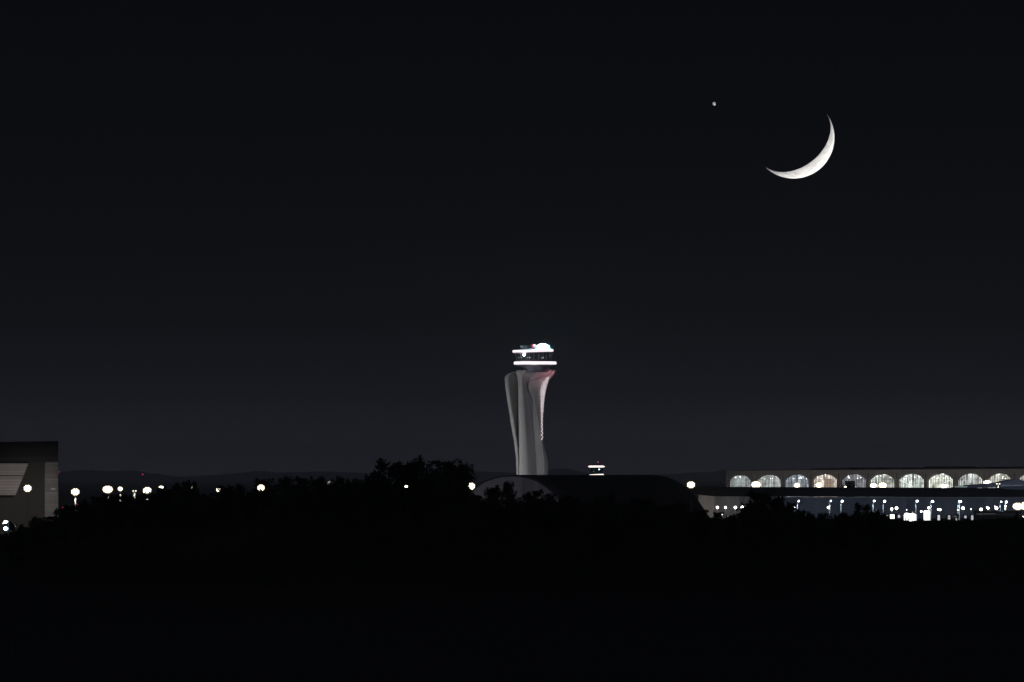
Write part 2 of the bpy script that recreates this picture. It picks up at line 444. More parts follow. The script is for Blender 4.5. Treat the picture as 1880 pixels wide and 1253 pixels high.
tag(rb.build('light_housing', mat('red_housing', (.45,.05,.07), .5, 0, .1, 2), tower, loc=(0, -12*TM, (930-636)*TM)), 'red box on the roof')
tball('obstruction_light', 981, 634.6, 1.6, emit('red_white', (1,.35,.42), 9), 14.8)
bc = MB()
bc.lathe([(1*TM,-5*TM),(5*TM,-4.4*TM),(8.2*TM,-2.4*TM),(9.2*TM,0),(8.2*TM,2.4*TM),(5*TM,4.4*TM),(1*TM,5*TM)], 20)
tag(bc.build('beacon', emit('beacon_white', (.35,.9,1), 60), tower, smooth=50, loc=((996.5-TX)*TM, -19*TM, (930-636.6)*TM)), 'dazzling blue-white beacon on the roof')
light('POINT', 'beacon_light', tower, ((997-TX)*TM, -32*TM, (930-634)*TM), 700, (.7, .95, 1))
light('POINT', 'ring_glow', tower, (0, -44*TM, (930-672)*TM), 160, (1, .8, .9))
light('SPOT', 'ring_glow', tower, (46*TM, -30*TM, (930-684)*TM), 1100, (1, .32, .42), (-.75, .7, -.25), 66, .9)
SPW = (.97, .98, 1)
light('SPOT', 'facade_flood', tower, (-85, -62, 8), 4.9e4, SPW, (85, 62, 30), 62, .6, 1)
light('SPOT', 'facade_flood', tower, (-95, -30, 8), 1.6e4, SPW, (95, 30, 30), 60, .6, 1)
light('SPOT', 'facade_flood', tower, (85, -95, 8), 1.9e4, (.92, .9, 1), (-85, 95, 30), 60, .6, 1)

# ------------------------------------------------------------------ far small tower
D2 = 6800.0; M2 = mpp(D2)
t2 = thing('control_tower', 'small distant control tower with two light rings above the arched roof', 'tower', (X(1095, D2), D2, 0))
def z2(py): return Z(py, D2)
b = MB(); b.lathe([(4*M2,0),(4*M2,z2(905)),(6*M2,z2(885)),(11*M2,z2(876))], 20); b.build('shaft', M_conc, t2, smooth=40)
b = MB(); b.lathe([(11*M2,z2(872)),(12.5*M2,z2(859))], 20); c2 = b.build('observation_cab', M_cabglass, t2)
b = MB(); b.lathe([(12*M2,z2(875)),(13.6*M2,z2(873.8)),(13.6*M2,z2(871.8)),(12*M2,z2(871))], 28)
r2 = b.build('ring_light', emit('ring_far', (1,.84,.78), 2.2), t2, smooth=40); r2.rotation_euler = (0, R(-2.6), 0); r2.location.x = z2(873)*math.sin(R(2.6))
b = MB(); b.lathe([(13*M2,z2(858.4)),(15*M2,z2(857.6)),(15*M2,z2(856.4)),(12*M2,z2(855.4))], 28); b.build('ring_light', MATS['ring_far'], t2, smooth=40)
b = MB(); b.lathe([(9*M2,z2(855.6)),(8*M2,z2(853.5))], 16); b.lathe([(.4*M2,z2(853.5)),(.3*M2,z2(849.5))], 8); b.build('mast', M_dark, t2)
b = MB(); b.ball((2.8*M2,-1,z2(848.8)), 1.0*M2, 8, 6); b.build('obstruction_light', emit('red_dim', (1,.04,.12), 1.0), t2, smooth=180)
b = MB(); b.ball((5*M2,-12.3*M2,z2(862.2)), 1.3*M2, 8, 6); b.build('lamp', emit('far_lamp', (.7,1,1), 3), t2, smooth=180)
for q_, r_ in ((-5.5,.9),(-2.5,.6)):
    b = MB(); b.ball((q_*M2,-12*M2,z2(866)), r_*M2, 8, 6); b.build('console_light', emit('far_console', (.4,.55,.8), .25), t2, smooth=180)

# ================================================================== barrel-vault hangar
HG = 3600.0; HM = mpp(HG)
hg = thing('hangar', 'huge dark barrel-roofed hangar with a grey arched gable facing left', 'hangar', (X(940, HG), HG, 0))
ARC = [(-95,960),(-88,930),(-72,900),(-58,889.5),(-45,883.5),(-30,879),(-15,876.3),(0,875.2),(15,875.8),(30,878.6),(45,884.3),(60,893.6),(72,903.5),(84,916),(96,932),(108,950),(116,962)]
def arcpt(k):
    px, py = ARC[k]; return (px*HM, Z(py, HG))
# the vault runs back and to the right; further ones are drawn lower so the top line stays level
NS = 10
rf = MB(); bays = len(ARC)
ridge_adj = 0
for s in range(NS+1):
    u = s/NS; off = 258*HM*u; dep = 60*u
    for k in range(bays):
        x, z = arcpt(k); kk = (HG+dep)/HG
        rf.v.append((x+off, dep - 1.0, max(CAM_H + (z-CAM_H+.25)*kk, 0)))
for s in range(NS):
    rf.f += [(s*bays+k, s*bays+k+1, (s+1)*bays+k+1, (s+1)*bays+k) for k in range(bays-1)]
roof_h = rf.build('roof', mat('black_roof_membrane', (.008,.009,.010), .85, 0, .2, .1), hg, smooth=35)
sol = roof_h.modifiers.new('thick', 'SOLIDIFY'); sol.thickness = .4; sol.offset = 1
gb = MB()
pts = [arcpt(k) for k in range(bays)]
gb.prism([(x, max(z, 0)) for x, z in pts] , 0, .8)
M_gab = clad('gable_sheet', (.085,.083,.095), 4.2, .93, .08, 0)
gab = gb.build('gable_wall', M_gab, hg)
dr = MB(); dz = lambda py: Z(py, HG)
dr.prism([(-17*HM, dz(915)), (-17*HM, dz(893)), (-15.5*HM, dz(887)), (-12*HM, dz(883.5)), (-7*HM, dz(884)), (-4*HM, dz(888)), (-2*HM, dz(895)), (0, dz(903)), (1*HM, dz(915))], -.5, -.02)
door = dr.build('door', mat('door_black', (.01,.01,.012), .7), hg)
fr = MB(); fr.box(-11.2*HM, -7.6*HM, -.9, -.5, dz(914), dz(886)); tag(fr.build('door_leaf', mat('door_leaf_grey', (.16,.16,.17), .6), door), 'pale grey leaf standing ajar')
for px in (20.5, 52):
    sm_ = MB(); sm_.box(px*HM-.12, px*HM+.12, -.12, -.003, dz(930), dz(884 if px < 30 else 892)); sm_.build('downpipe', M_dark, gab)
light('SPOT', 'gable_light', hg, (-28, -55, 6), 1.5e4, (.9,.9,1), (38, 55, 4), 75, .9)

# ================================================================== long flat-roofed hall on the right
BD = 3750.0; BM = mpp(BD)
bh = thing('cargo_hall', 'long low hall with a black roof band over a dim blue-grey wall', 'hall', (X(1600, BD), BD, 0))
bx = lambda px: (px-1600)*BM
bz = lambda py: Z(py, BD)
M_band = mat('roof_band_black', (.010,.011,.013), .8, 0, .2, .2)
b = MB()
b.prism([(bx(1238), bz(893.5)), (bx(1262), bz(894.2)), (bx(1680), bz(895.8)), (bx(1835), bz(896.6)), (bx(1850), bz(898.5)), (bx(1960), bz(903)), (bx(1960), bz(913)), (bx(1640), bz(912.6)), (bx(1312), bz(911.5)), (bx(1280), bz(908.6)), (bx(1238), bz(904))], -4, 60)
b.build('roof', M_band, bh)
b = MB(); b.prism([(bx(1282), bz(908.9)), (bx(1311), bz(911.6)), (bx(1311), 0), (bx(1282), 0)], -2.5, -.5)
tag(b.build('wall', mat('corner_wall', (.62,.58,.54), .8, 0, .12, .3), bh), 'pale corner wall at the left end')
b = MB(); b.box(bx(1311), bx(1432), -1.6, 0, 0, bz(911.7)); tag(b.build('wall', clad('grey_wall', (.34,.34,.36), 1.9, .8, .15, 0), bh), 'grey panelled wall behind four round lamps')
b = MB(); b.box(bx(1432), bx(1960), -1.2, .5, 0, bz(912.7)); b.build('wall', clad('blue_wall', (.15,.17,.22), 3.6, .93, .12, 0), bh)
b = MB(); b.box(bx(1432), bx(1960), -1.45, -1.2, bz(914.6), bz(913.4)); b.build('gutter', mat('gutter_grey', (.3,.32,.38), .6), bh)
light('SPOT', 'wall_fill', bh, (bx(1296), -16, 5), 260, (1,.93,.86), (0, 13, 1), 100, .6)  # unseen lights added before the hall walls to brighten them, no fittings
for px in (1325, 1350, 1375): light('SPOT', 'wall_fill', bh, (bx(px), -14, 4), 80, (1,.97,.95), (0, 13, 1.5), 140, .6)
for px in range(1450, 1960, 36):
    light('SPOT', 'wall_fill', bh, (bx(px), -13, 5), 100, (.78,.86,1), (0, 13, .8), 150, .5)

# pale-lit roof at the far right, between band and terminal
D3 = 4150.0; M3 = mpp(D3)
dm = thing('concourse', 'low concourse with a humped blue-grey roof and thin light strips', 'building', (X(1860, D3), D3, 0))
dx = lambda px: (px-1860)*M3
dz3 = lambda py: Z(py, D3)
b = MB(); b.prism([(dx(1745), dz3(897)), (dx(1780), dz3(891)), (dx(1812), dz3(888.5)), (dx(1835), dz3(886)), (dx(1850), dz3(882.5)), (dx(1862), dz3(880.2)), (dx(1872), dz3(881)), (dx(1890), dz3(885)), (dx(1960), dz3(884)), (dx(1960), dz3(891)), (dx(1745), dz3(897.5))], -3, 40)
b.build('roof', mat('blue_roof', (.10,.12,.16), .5, .2, .2, .2), dm)
b = MB(); b.box(dx(1745), dx(1960), -1, 38, 0, dz3(897.5)); b.prism([(dx(1832), dz3(897.4)), (dx(1960), dz3(897.4)), (dx(1960), dz3(891.1)), (dx(1840), dz3(892.6))], -1.2, 36); b.build('wall', mat('concourse_wall', (.13,.15,.20), .6, 0, .25, .15), dm)
for a0, a1 in ((1838,1855),(1857,1877),(1879,1898)):
    b = MB(); b.box(dx(a0), dx(a1), -3.5, -3.05, dz3(892), dz3(890.9)); b.build('light_strip', emit('strip_light', (.6,.72,.85), .13), dm)
b = MB(); b.box(dx(1752), dx(1775), -3.5, -3.05, dz3(894.6), dz3(893.9)); b.ball((dx(1766), -4, dz3(891.8)), 1.1*M3, 8, 5, .7); b.build('light_strip', emit('strip_green', (.75,1,.95), .6), dm)
light('SPOT', 'roof_light', dm, (0, -45, 20), 4200, (.7,.8,1), (0, 45, -8), 110, .8)

# ================================================================== terminal with arched windows
D0, D1 = 5000.0, 4735.0
A0 = Vector((X(1334, D0), D0)); A1 = Vector((X(1960, D1), D1))
U = (A1 - A0).normalized()
te = thing('terminal', 'long terminal with a row of tall lit arched windows under a flat roof', 'terminal', (A0.x, A0.y, 0), rz=math.atan2(U.y, U.x))
def tx_(px):
    r = (px-940)/F
    return (r*A0.y - A0.x)/(U.x - r*U.y)
def tz_(px, py):
    d = A0.y + tx_(px)*U.y
    return CAM_H - (py-HZ)/F*d
TOPY = lambda px: lerp(864.5, 861.0, (px-1334)/546)
bnd = [1334.5, 1384.5, 1436.8, 1488.5, 1540, 1592.8, 1646, 1699, 1753, 1806.5, 1862, 1917]
win = [(1337.8,1377.6,871.6),(1389,1433,871.2),(1439.4,1484.6,870.7),(1491,1536.6,870.5),(1543.2,1590,870),(1595.6,1642,869.8),(1648.4,1696,869.4),(1702.2,1749.4,869),(1756,1803.6,868.8),(1811,1857,868.6),(1866.6,1912,868.4)]
tint = [((.74,.82,.82),.14),((.78,.83,.82),.16),((.66,.76,.84),.14),((.95,.83,.73),.23),((.72,.74,.80),.11),((.80,.86,.78),.20),((.78,.86,.80),.27),((.82,.86,.74),.30),((.78,.82,.78),.22),((.82,.84,.74),.20),((.84,.82,.76),.20)]
M_fac = mat('terminal_stone', (.30,.28,.27), .8, 0, .12, .1)
M_rim = mat('arch_rim', (.06,.06,.06), .6)
M_mul = mat('mullion_dark', (.03,.03,.03), .5)
def archz(dx_, hw, zs, zt):
    h_ = zt-zs; Rr = (hw*hw+h_*h_)/(2*h_)
    return lerp(math.sqrt(max(Rr*Rr-dx_*dx_, 0))-(Rr-h_)+zs, zs+h_*math.sqrt(max(0, 1-(dx_/hw)**2)), .35)
def pane_mat(i, col, s):
    m = bpy.data.materials.new('lit_hall_%d' % i); m.use_nodes = True; t = m.node_tree
    b = t.nodes['Principled BSDF']; b.inputs['Base Color'].default_value = (.05,.05,.05,1)
    c = t.nodes.new('ShaderNodeTexCoord'); mp = t.nodes.new('ShaderNodeMapping'); mp.inputs['Scale'].default_value = (1.1,1,.07); mp.inputs['Location'].default_value = (i*7.3,0,i*3)
    t.links.new(c.outputs['Object'], mp.inputs[0])
    n = t.nodes.new('ShaderNodeTexNoise'); n.inputs['Scale'].default_value = 1; n.inputs['Detail'].default_value = 4; t.links.new(mp.outputs[0], n.inputs['Vector'])
    mp2 = t.nodes.new('ShaderNodeMapping'); mp2.inputs['Scale'].default_value = (.22,1,.4); mp2.inputs['Location'].default_value = (i*3.1,0,i)
    t.links.new(c.outputs['Object'], mp2.inputs[0])
    n2 = t.nodes.new('ShaderNodeTexNoise'); n2.inputs['Scale'].default_value = 1; n2.inputs['Detail'].default_value = 3; t.links.new(mp2.outputs[0], n2.inputs['Vector'])
    r = t.nodes.new('ShaderNodeMapRange'); r.inputs['From Min'].default_value=.35; r.inputs['From Max'].default_value=.68; r.inputs['To Min'].default_value=.2; r.inputs['To Max'].default_value=2.4; t.links.new(n.outputs[0], r.inputs[0])
    r2 = t.nodes.new('ShaderNodeMapRange'); r2.inputs['From Min'].default_value=.3; r2.inputs['From Max'].default_value=.7; r2.inputs['To Min'].default_value=.4; r2.inputs['To Max'].default_value=1.7; t.links.new(n2.outputs[0], r2.inputs[0])
    mu_ = t.nodes.new('ShaderNodeMath'); mu_.operation='MULTIPLY'; t.links.new(r.outputs[0], mu_.inputs[0]); t.links.new(r2.outputs[0], mu_.inputs[1])
    m3 = t.nodes.new('ShaderNodeMath'); m3.operation='MULTIPLY'; m3.inputs[1].default_value = s*K*3.3; t.links.new(mu_.outputs[0], m3.inputs[0])
    b.inputs['Emission Color'].default_value = (*col, 1)
    t.links.new(m3.outputs[0], b.inputs['Emission Strength'])
    m.cycles.emission_sampling = 'NONE'
    return m
wall = MB()
random.seed(11)
for i, (p0, p1, pt) in enumerate(win):
    L0, L1 = tx_(bnd[i]), tx_(bnd[i+1]); a0, a1 = tx_(p0), tx_(p1)
    c = (a0+a1)/2; hw = (a1-a0)/2; pm_ = (p0+p1)/2
    top0, top1 = tz_(bnd[i], TOPY(bnd[i])), tz_(bnd[i+1], TOPY(bnd[i+1]))
    zt = tz_(pm_, pt); zs = tz_(pm_, 882.5); zb = 1.2
    N = 24
    arch = []
    for k in range(N+1):
        a_ = math.pi*(1 - k/N)
        xx = math.cos(a_); zz = math.sin(a_)**.92
        arch.append((c + hw*xx, archz(hw*xx, hw, zs, zt)))
    topz = lambda x: lerp(top0, top1, (x-L0)/(L1-L0))
    v = []; f = []
    def quad(pp): 
        n_ = len(v); v.extend(pp); f.append(tuple(range(n_, n_+len(pp))))
    quad([(L0,0,0),(a0,0,0),(a0,0,topz(a0)),(L0,0,topz(L0))])
    quad([(a1,0,0),(L1,0,0),(L1,0,topz(L1)),(a1,0,topz(a1))])
    quad([(a0,0,0),(a1,0,0),(a1,0,zb),(a0,0,zb)])
    for k in range(N):
        (xa,za),(xb,zb_) = arch[k], arch[k+1]
        quad([(xa,0,za),(xb,0,zb_),(xb,0,topz(xb)),(xa,0,topz(xa))])
        quad([(xa,0,za),(xa,1.2,za),(xb,1.2,zb_),(xb,0,zb_)])
    quad([(a0,0,zb),(a0,1.2,zb),(a0,1.2,zs),(a0,0,zs)]); quad([(a1,0,zs),(a1,1.2,zs),(a1,1.2,zb),(a1,0,zb)])
    wall.add(v, f)
    # window: dark rim frame, pane, mullions, lights
    fr_ = MB(); rim = [(a0,zb)] + arch + [(a1,zb)]
    def inner(x, z): 
        s_ = 1 - .35/hw
        return (c+(x-c)*s_, zs+(z-zs)*(1-.35/(zt-zs)) if z > zs else z)
    vv = [(x,.95,z) for x,z in rim] + [(inner(x,z)[0],.95,inner(x,z)[1]) for x,z in rim]; nn = len(rim)
    fr_.add(vv, [(k,k+1,k+1+nn,k+nn) for k in range(nn-1)])
    for k in range(15):
        x = a0 + (a1-a0)*(k+1)/16
        u_ = abs(x-c)/hw; zz = archz(x-c, hw, zs, zt)-.02
        fr_.box(x-.15, x+.15, .93, 1.05, zb, zz)
    for zq in (tz_(pm_, 887.5), tz_(pm_, 880.5)):
        fr_.box(a0+.3, a1-.3, .99, 1.09, zq-.05, zq+.05)
    wf = fr_.build('window', M_mul, te)
    pn = MB(); pn.add([(x,1.15,z) for x,z in rim], [tuple(range(nn-1,-1,-1))]); pn.f = [tuple(reversed(q)) for q in pn.f]
    pn.build('pane', pane_mat(i, *tint[i]), wf)
    spots = random.randint(5, 8) if i not in (0, 8) else 3
    for k in range(spots):
        x = c + hw*random.uniform(-.8,.8); u_ = abs(x-c)/hw
        z = lerp(zs, zt, random.uniform(.25,.92)*(1-u_**2.2)**.5)
        lm = MB(); lm.ball((x, 1.0, z), random.uniform(.2,.36), 6, 4)
        lm.build('ceiling_lamp', emit('hall_lamp', (1,1,.98), 3), wf)
    if i == 3:
        q = MB(); q.box(tx_(1512), tx_(1524.5), 1.06, 1.1, zb, tz_(1518, 879.5)); q.build('interior_wall', emit('peach_wall', (1,.72,.55), .42), wf)
    if i == 4:
        q = MB(); q.box(tx_(1548), tx_(1566), 1.06, 1.1, zb, tz_(1556, 883)); q.build('interior_wall', mat('dark_interior', (.02,.03,.03), .7), wf)
    if i == 6:
        q = MB(); q.tube((tx_(1650),1.08,tz_(1650,881)),(tx_(1673),1.08,tz_(1673,894.5)),.28,.28,6); q.build('stair_light', emit('stair_glow', (.9,1,.95), 1.1), wf)
    if i == 7:
        q = MB(); q.tube((tx_(1706),1.08,tz_(1706,878)),(tx_(1724),1.08,tz_(1724,872)),.18,.18,6); q.tube((tx_(1726),1.08,tz_(1726,888.5)),(tx_(1746),1.08,tz_(1746,880)),.22,.22,6); q.build('stair_light', MATS['stair_glow'], wf)
wall.build('wall', M_fac, te)
e0, e1 = tx_(1334.5), tx_(1917)
b = MB(); b.box(e0, e0+.6, .01, 90, 0, tz_(1334,864.6)); b.build('side_wall', M_fac, te)
for p in bnd[:-1]:
    b = MB(); x = tx_(p); b.box(x-.27, x+.27, -.55, -.003, 0, tz_(p, 869.3)); b.build('pilaster', mat('pilaster_stone', (.42,.40,.39), .8), te)
b = MB()
r0x, r1x = tx_(1321), tx_(1920)
zA, zB = tz_(1321, 864.6), tz_(1900, 861.0)
b.add([(r0x,-1.2,zA),(r1x,-1.2,zB),(r1x,95,zB),(r0x,95,zA),(r0x,-1.2,zA+.34),(r1x,-1.2,zB+.34),(r1x,95,zB+.34),(r0x,95,zA+.34)], [(3,2,1,0),(4,5,6,7),(0,1,5,4),(1,2,6,5),(2,3,7,6),(3,0,4,7)])
b.build('roof', mat('roof_dark', (.03,.03,.035), .8), te)
for p, w_, hh in ((1412,15,3.6),(1466,15,4.8),(1518,17,4.3),(1562,18,4.2),(1620,18,6.0),(1668,16,4.2),(1722,17,4.2),(1776,17,4.4),(1830,18,4.2),(1874,16,4.0)):
    b = MB(); x = tx_(p); z0 = tz_(p, TOPY(p)) + .2; wM = w_*.295
    b.v = []; 
    prof = [(x+wM*math.cos(math.pi*k/12)*1.0, z0 + hh*.27*math.sin(math.pi*k/12)) for k in range(13)][::-1]
    b.prism(prof, 30, 60); b.build('skylight', mat('skylight_dark', (.12,.13,.16), .5), te)
light('SPOT', 'facade_fill', te, (tx_(1400), -70, 4), 6000, (1,.93,.88), (0, 70, 14), 120, .8)  # unseen fill lights added to brighten the terminal front
light('SPOT', 'facade_fill', te, (tx_(1550), -70, 4), 6800, (1,.93,.88), (0, 70, 14), 120, .8)
light('SPOT', 'facade_fill', te, (tx_(1700), -70, 4), 6800, (1,.93,.88), (0, 70, 14), 120, .8)
light('SPOT', 'facade_fill', te, (tx_(1850), -70, 4), 7500, (.95,.95,.92), (0, 70, 14), 120, .8)

# parked plane seen against the fifth window
D4 = 4560.0; M4 = mpp(D4)
pl = thing('airplane', 'dark parked airplane outlined against the fifth arched window', 'airplane', (X(1558, D4), D4, 0))
zc = Z(890.5, D4)
b = MB()
prof = [(.2,-7),(.9,-6),(1.25,-4),(1.3,2),(1.0,5),(.35,8.5)]
b.v = []
nseg = 14
for r_, y_ in prof: b.v += [(r_*math.cos(2*math.pi*i/nseg), y_, zc + r_*math.sin(2*math.pi*i/nseg)) for i in range(nseg)]
for k in range(len(prof)-1): b.f += [(k*nseg+i, k*nseg+(i+1) % nseg, (k+1)*nseg+(i+1) % nseg, (k+1)*nseg+i) for i in range(nseg)]
b.f += [tuple(range(nseg)), tuple((len(prof)-1)*nseg+i for i in range(nseg))]
M_pl = mat('plane_dark', (.03,.03,.035), .5, .1)
b.build('fuselage', M_pl, pl, smooth=60)
for s in (-1, 1):
    b = MB(); b.add([(s*1.0,-2,zc-.5),(s*5.4,0,zc-.2),(s*5.4,1.2,zc-.2),(s*1.0,1.6,zc-.5),(s*1.0,-2,zc-.2),(s*5.4,0,zc-.08),(s*5.4,1.2,zc-.08),(s*1.0,1.6,zc-.2)], [(3,2,1,0),(4,5,6,7),(0,1,5,4),(1,2,6,5),(2,3,7,6),(3,0,4,7)]); b.build('wing', M_pl, pl)
    b = MB(); b.tube((s*2.6,-2.4,zc-.8),(s*2.6,.4,zc-.8),.55,.4,12); b.build('engine', M_pl, pl)
    b = MB(); b.tube((s*1.6,0,zc-.6),(s*1.6,0,.55),.12); b.lathe([(.1,.55)]*2, 3); b.build('landing_gear', M_pl, pl)
b = MB(); b.prism([(-.12,zc+.8),(.12,zc+.8),(.08,zc+3.4),(-.08,zc+3.4)], 5.5, 7.6); b.build('tail_fin', M_pl, pl)
b = MB(); b.box(-2.6,2.6,6.2,7.3,zc+.7,zc+.85); b.build('tailplane', M_pl, pl)

# ================================================================== building at the left edge
LD = 1600.0; LM = mpp(LD)
lb = thing('cargo_building', 'big ribbed grey building at the left edge with a slanted pale panel', 'building', (X(40, LD), LD, 0), rz=R(3.1))
lx = lambda px: (px-40)*LM
lz = lambda py: Z(py, LD)
M_b = clad('ribbed_beam', (.04,.038,.042), .42, .55); M_p = clad('ribbed_pier', (.25,.235,.235), .40, .6); M_t = clad('ribbed_panel', (.50,.46,.45), .53, .6)
b = MB(); b.prism([(lx(-70), lz(814)), (lx(107), lz(811)), (lx(107), lz(848)), (lx(-70), lz(848))], 0, 28); b.build('beam', M_b, lb)
b = MB(); b.prism([(lx(-70), lz(813.2)), (lx(107.8), lz(810.2)), (lx(107.8), lz(811.3)), (lx(-70), lz(814.3))], -.25, 28.2); b.build('roof_edge', M_dark, lb)
b = MB(); b.box(lx(82), lx(106.6), -.15, 28, -.5, lz(848.2)); b.build('pier', M_p, lb)
b = MB(); b.box(lx(80.8), lx(82), -.3, 5, -.5, lz(848)); b.box(lx(106.6), lx(107.8), -.3, 28.1, -.5, lz(848)); b.build('trim', M_dark, lb)
b = MB(); b.box(lx(-70), lx(81), 5, 5.5, -.5, lz(848.05)); b.build('wall', mat('recess_wall', (.095,.095,.09), .85, 0, .15, .06), lb)
b = MB(); b.prism([(lx(-70), lz(850.5)), (lx(52.5), lz(850.5)), (lx(28.5), lz(909.5)), (lx(-70), lz(909.5))], .6, 4.9); tag(b.build('panel', M_t, lb), 'slanted pale ribbed panel')
b = MB(); b.box(lx(-70), lx(43), .45, .6, lz(874.2), lz(873)); b.build('panel_joint', M_dark, lb)
b = MB(); b.box(lx(93.5), lx(102), -.22, -.153, lz(899.6), lz(896.2)); tag(b.build('sign', mat('faint_sign', (.45,.45,.43), .6, 0, .5, 3), lb), 'small worn pale plate on the ribbed pier')

# ================================================================== lamps
MESH = {}
def lens_mesh(name, m):
    if name not in MESH:
        b = MB(); n = 10
        b.v = [(math.cos(2*math.pi*i/n), 0, math.sin(2*math.pi*i/n)) for i in range(n)]
        b.f = [tuple(range(n))]
        b.add([(.98*math.cos(2*math.pi*i/n), .04, .98*math.sin(2*math.pi*i/n)) for i in range(n)], [tuple(range(n-1,-1,-1))])
        MESH[name] = b.mesh('lens', m)
    return MESH[name]
def halo_mesh():  # weakly glowing rim added round each lens for a soft light fringe
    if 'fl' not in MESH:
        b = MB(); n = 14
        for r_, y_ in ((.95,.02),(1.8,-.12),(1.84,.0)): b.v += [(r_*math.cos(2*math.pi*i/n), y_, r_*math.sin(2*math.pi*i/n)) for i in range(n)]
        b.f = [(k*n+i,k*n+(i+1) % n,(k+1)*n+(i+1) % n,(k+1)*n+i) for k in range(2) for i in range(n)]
        MESH['fl'] = b.mesh('halo_rim', emit('halo_rim_glow', (1,.78,.46), .42, .5))
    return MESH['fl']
def housing_mesh():
    if 'hs' not in MESH:
        b = MB(); n = 10
        b.v = [(1.08*math.cos(2*math.pi*i/n), .06, 1.08*math.sin(2*math.pi*i/n)) for i in range(n)] + [(.6*math.cos(2*math.pi*i/n), .9, .6*math.sin(2*math.pi*i/n)) for i in range(n)]
        b.f = [(i,(i+1) % n, n+(i+1) % n, n+i) for i in range(n)] + [tuple(range(n-1,-1,-1)), tuple(range(n,2*n))]
        b.box(-.12,.12,.4,.75,-1.5,-1.0)
        MESH['hs'] = b.mesh('floodlight', M_steel)
    return MESH['hs']
E_W = emit('flood_warm', WARM, 330); E_D = emit('flood_soft', WARM, 14); E_C = emit('flood_cool', (.82,.9,1), 200); E_EDGE = emit('flood_edge', WARM, 9)
HEX = [(0,0)] + [(1.04*math.cos(R(22.5+45*k)), 1.04*math.sin(R(22.5+45*k))) for k in range(8)]
HEX10 = [(-.5,.05),(.5,.05)] + [(1.5*math.cos(R(36*k)), .98*math.sin(R(36*k))) for k in range(10)]
def high_mast(px, py, d, w, hgt, label, group=None, em=E_W, pat=HEX, glow=0, pole_lit=True, cat='light mast', beacon=False, gcol=WARM, pr=1):
    """w,hgt: size of the lamp cluster in photo pixels"""
    m = mpp(d); base = P(px, py, d); gz = max(terrain_h(base.x, d), 0)
    t = thing('light_mast', label, cat, (base.x, d, gz), group)
    zc_ = base.z - gz
    b = MB(); b.lathe([(.34*pr,0),(.30*pr,.3),(.22*pr,zc_*.6),(.16*pr,zc_)], 10); b.build('pole', M_pole if pole_lit else M_dark, t, smooth=40)
    nx_ = 3 if pat is HEX else 4
    dxm = w*m/nx_; dzm = hgt*m/3; r = min(dxm,dzm)*.42
    b = MB()
    for row_ in (.95,.4,0,-.4,-.95): b.box(-w*m*.42, w*m*.42, .28, .42, row_*dzm*.95-.05, row_*dzm*.95+.05)
    b.box(-.12,.12,.25,.45,-dzm*1.3,dzm*1.3)
    b.build('crossarm', M_steel, t, loc=(0,0,zc_))
    for (ax, az) in pat:
        h_ = link('floodlight', housing_mesh(), t, (ax*dxm, -.5, zc_+az*dzm), (R(-8),0,R(-ax*10)))
        h_.scale = (r, r, r)
        m_ = em if (em is not E_W or (ax*ax+az*az) < .5) else E_EDGE
        link('lens', lens_mesh(m_.name, m_), h_)
        if em is E_W: link('halo_rim', halo_mesh(), h_)
    if beacon:
        b = MB(); b.ball((0,0,0), .22, 8, 5); b.build('obstruction_light', emit('red_beacon', (1,.06,.12), 1.0), t, loc=(0,0,zc_+dzm*2.2))
    if glow: light('SPOT', 'lamp_glow', t, (0,1.2,zc_), glow, gcol, (0,1,-.55), 130, .9, .8)
    if pole_lit: light('SPOT', 'pole_light', t, (0,-1.2,zc_-dzm*1.2), 600, gcol, (0,.30,-1), 60, .5, .1)
    return t
GL = 'floodlight masts left of the trees'
high_mast(51, 897, 1584, 14, 12, 'warm floodlight mast in front of the ribbed building', None, pole_lit=False, glow=950, pr=.1, gcol=(1,.93,.87))
high_mast(138.5, 903.5, 2600, 15.5, 12, 'floodlight mast with a long lit pole nearest the ribbed building', GL)
high_mast(198, 899, 2600, 18, 13, 'wide bright floodlight mast, second right of the ribbed building', GL, pat=HEX10)
high_mast(221, 898, 2750, 8.5, 7.5, 'small floodlight mast just right of the widest lamp cluster', GL)
high_mast(270.5, 901.3, 2600, 15.5, 12.5, 'bright floodlight mast under the red beacon, above low bushes', GL)
high_mast(296, 895.5, 2600, 11, 6, 'floodlight mast half hidden by leaves on the left hill', GL, em=E_D, pole_lit=False)
high_mast(355, 897, 1222, 9, 7, 'floodlight mast shining through a round tree crown', GL, em=E_D, pr=.3, pole_lit=False)
high_mast(402, 899.5, 1228, 9.5, 8, 'floodlight mast flickering through leaves beside the treeline gap', GL, em=E_D, pr=.3, pole_lit=False)
high_mast(479.5, 896, 1160, 12.5, 11, 'bright floodlight mast half in a tree on the middle treeline', GL, pr=.3, pole_lit=False)
high_mast(606, 887, 2900, 11, 6, 'faint floodlight mast behind the low treetops', GL, em=emit('flood_faint', WARM, 1.2), pole_lit=False)
high_mast(746, 893.5, 1160, 6.5, 4, 'floodlight mast peeping through a gap in the tall trees', GL, em=E_D, pr=.3, pole_lit=False)
high_mast(865, 893, 3300, 13.5, 12, 'bright floodlight mast right of the tall trees, left of the hangar', GL, pole_lit=False)
high_mast(1268.5, 890.5, 3560, 15, 11.5, 'bright floodlight mast at the right slope of the hangar roof', None, pole_lit=False)
GR = 'floodlight masts in front of the terminal'
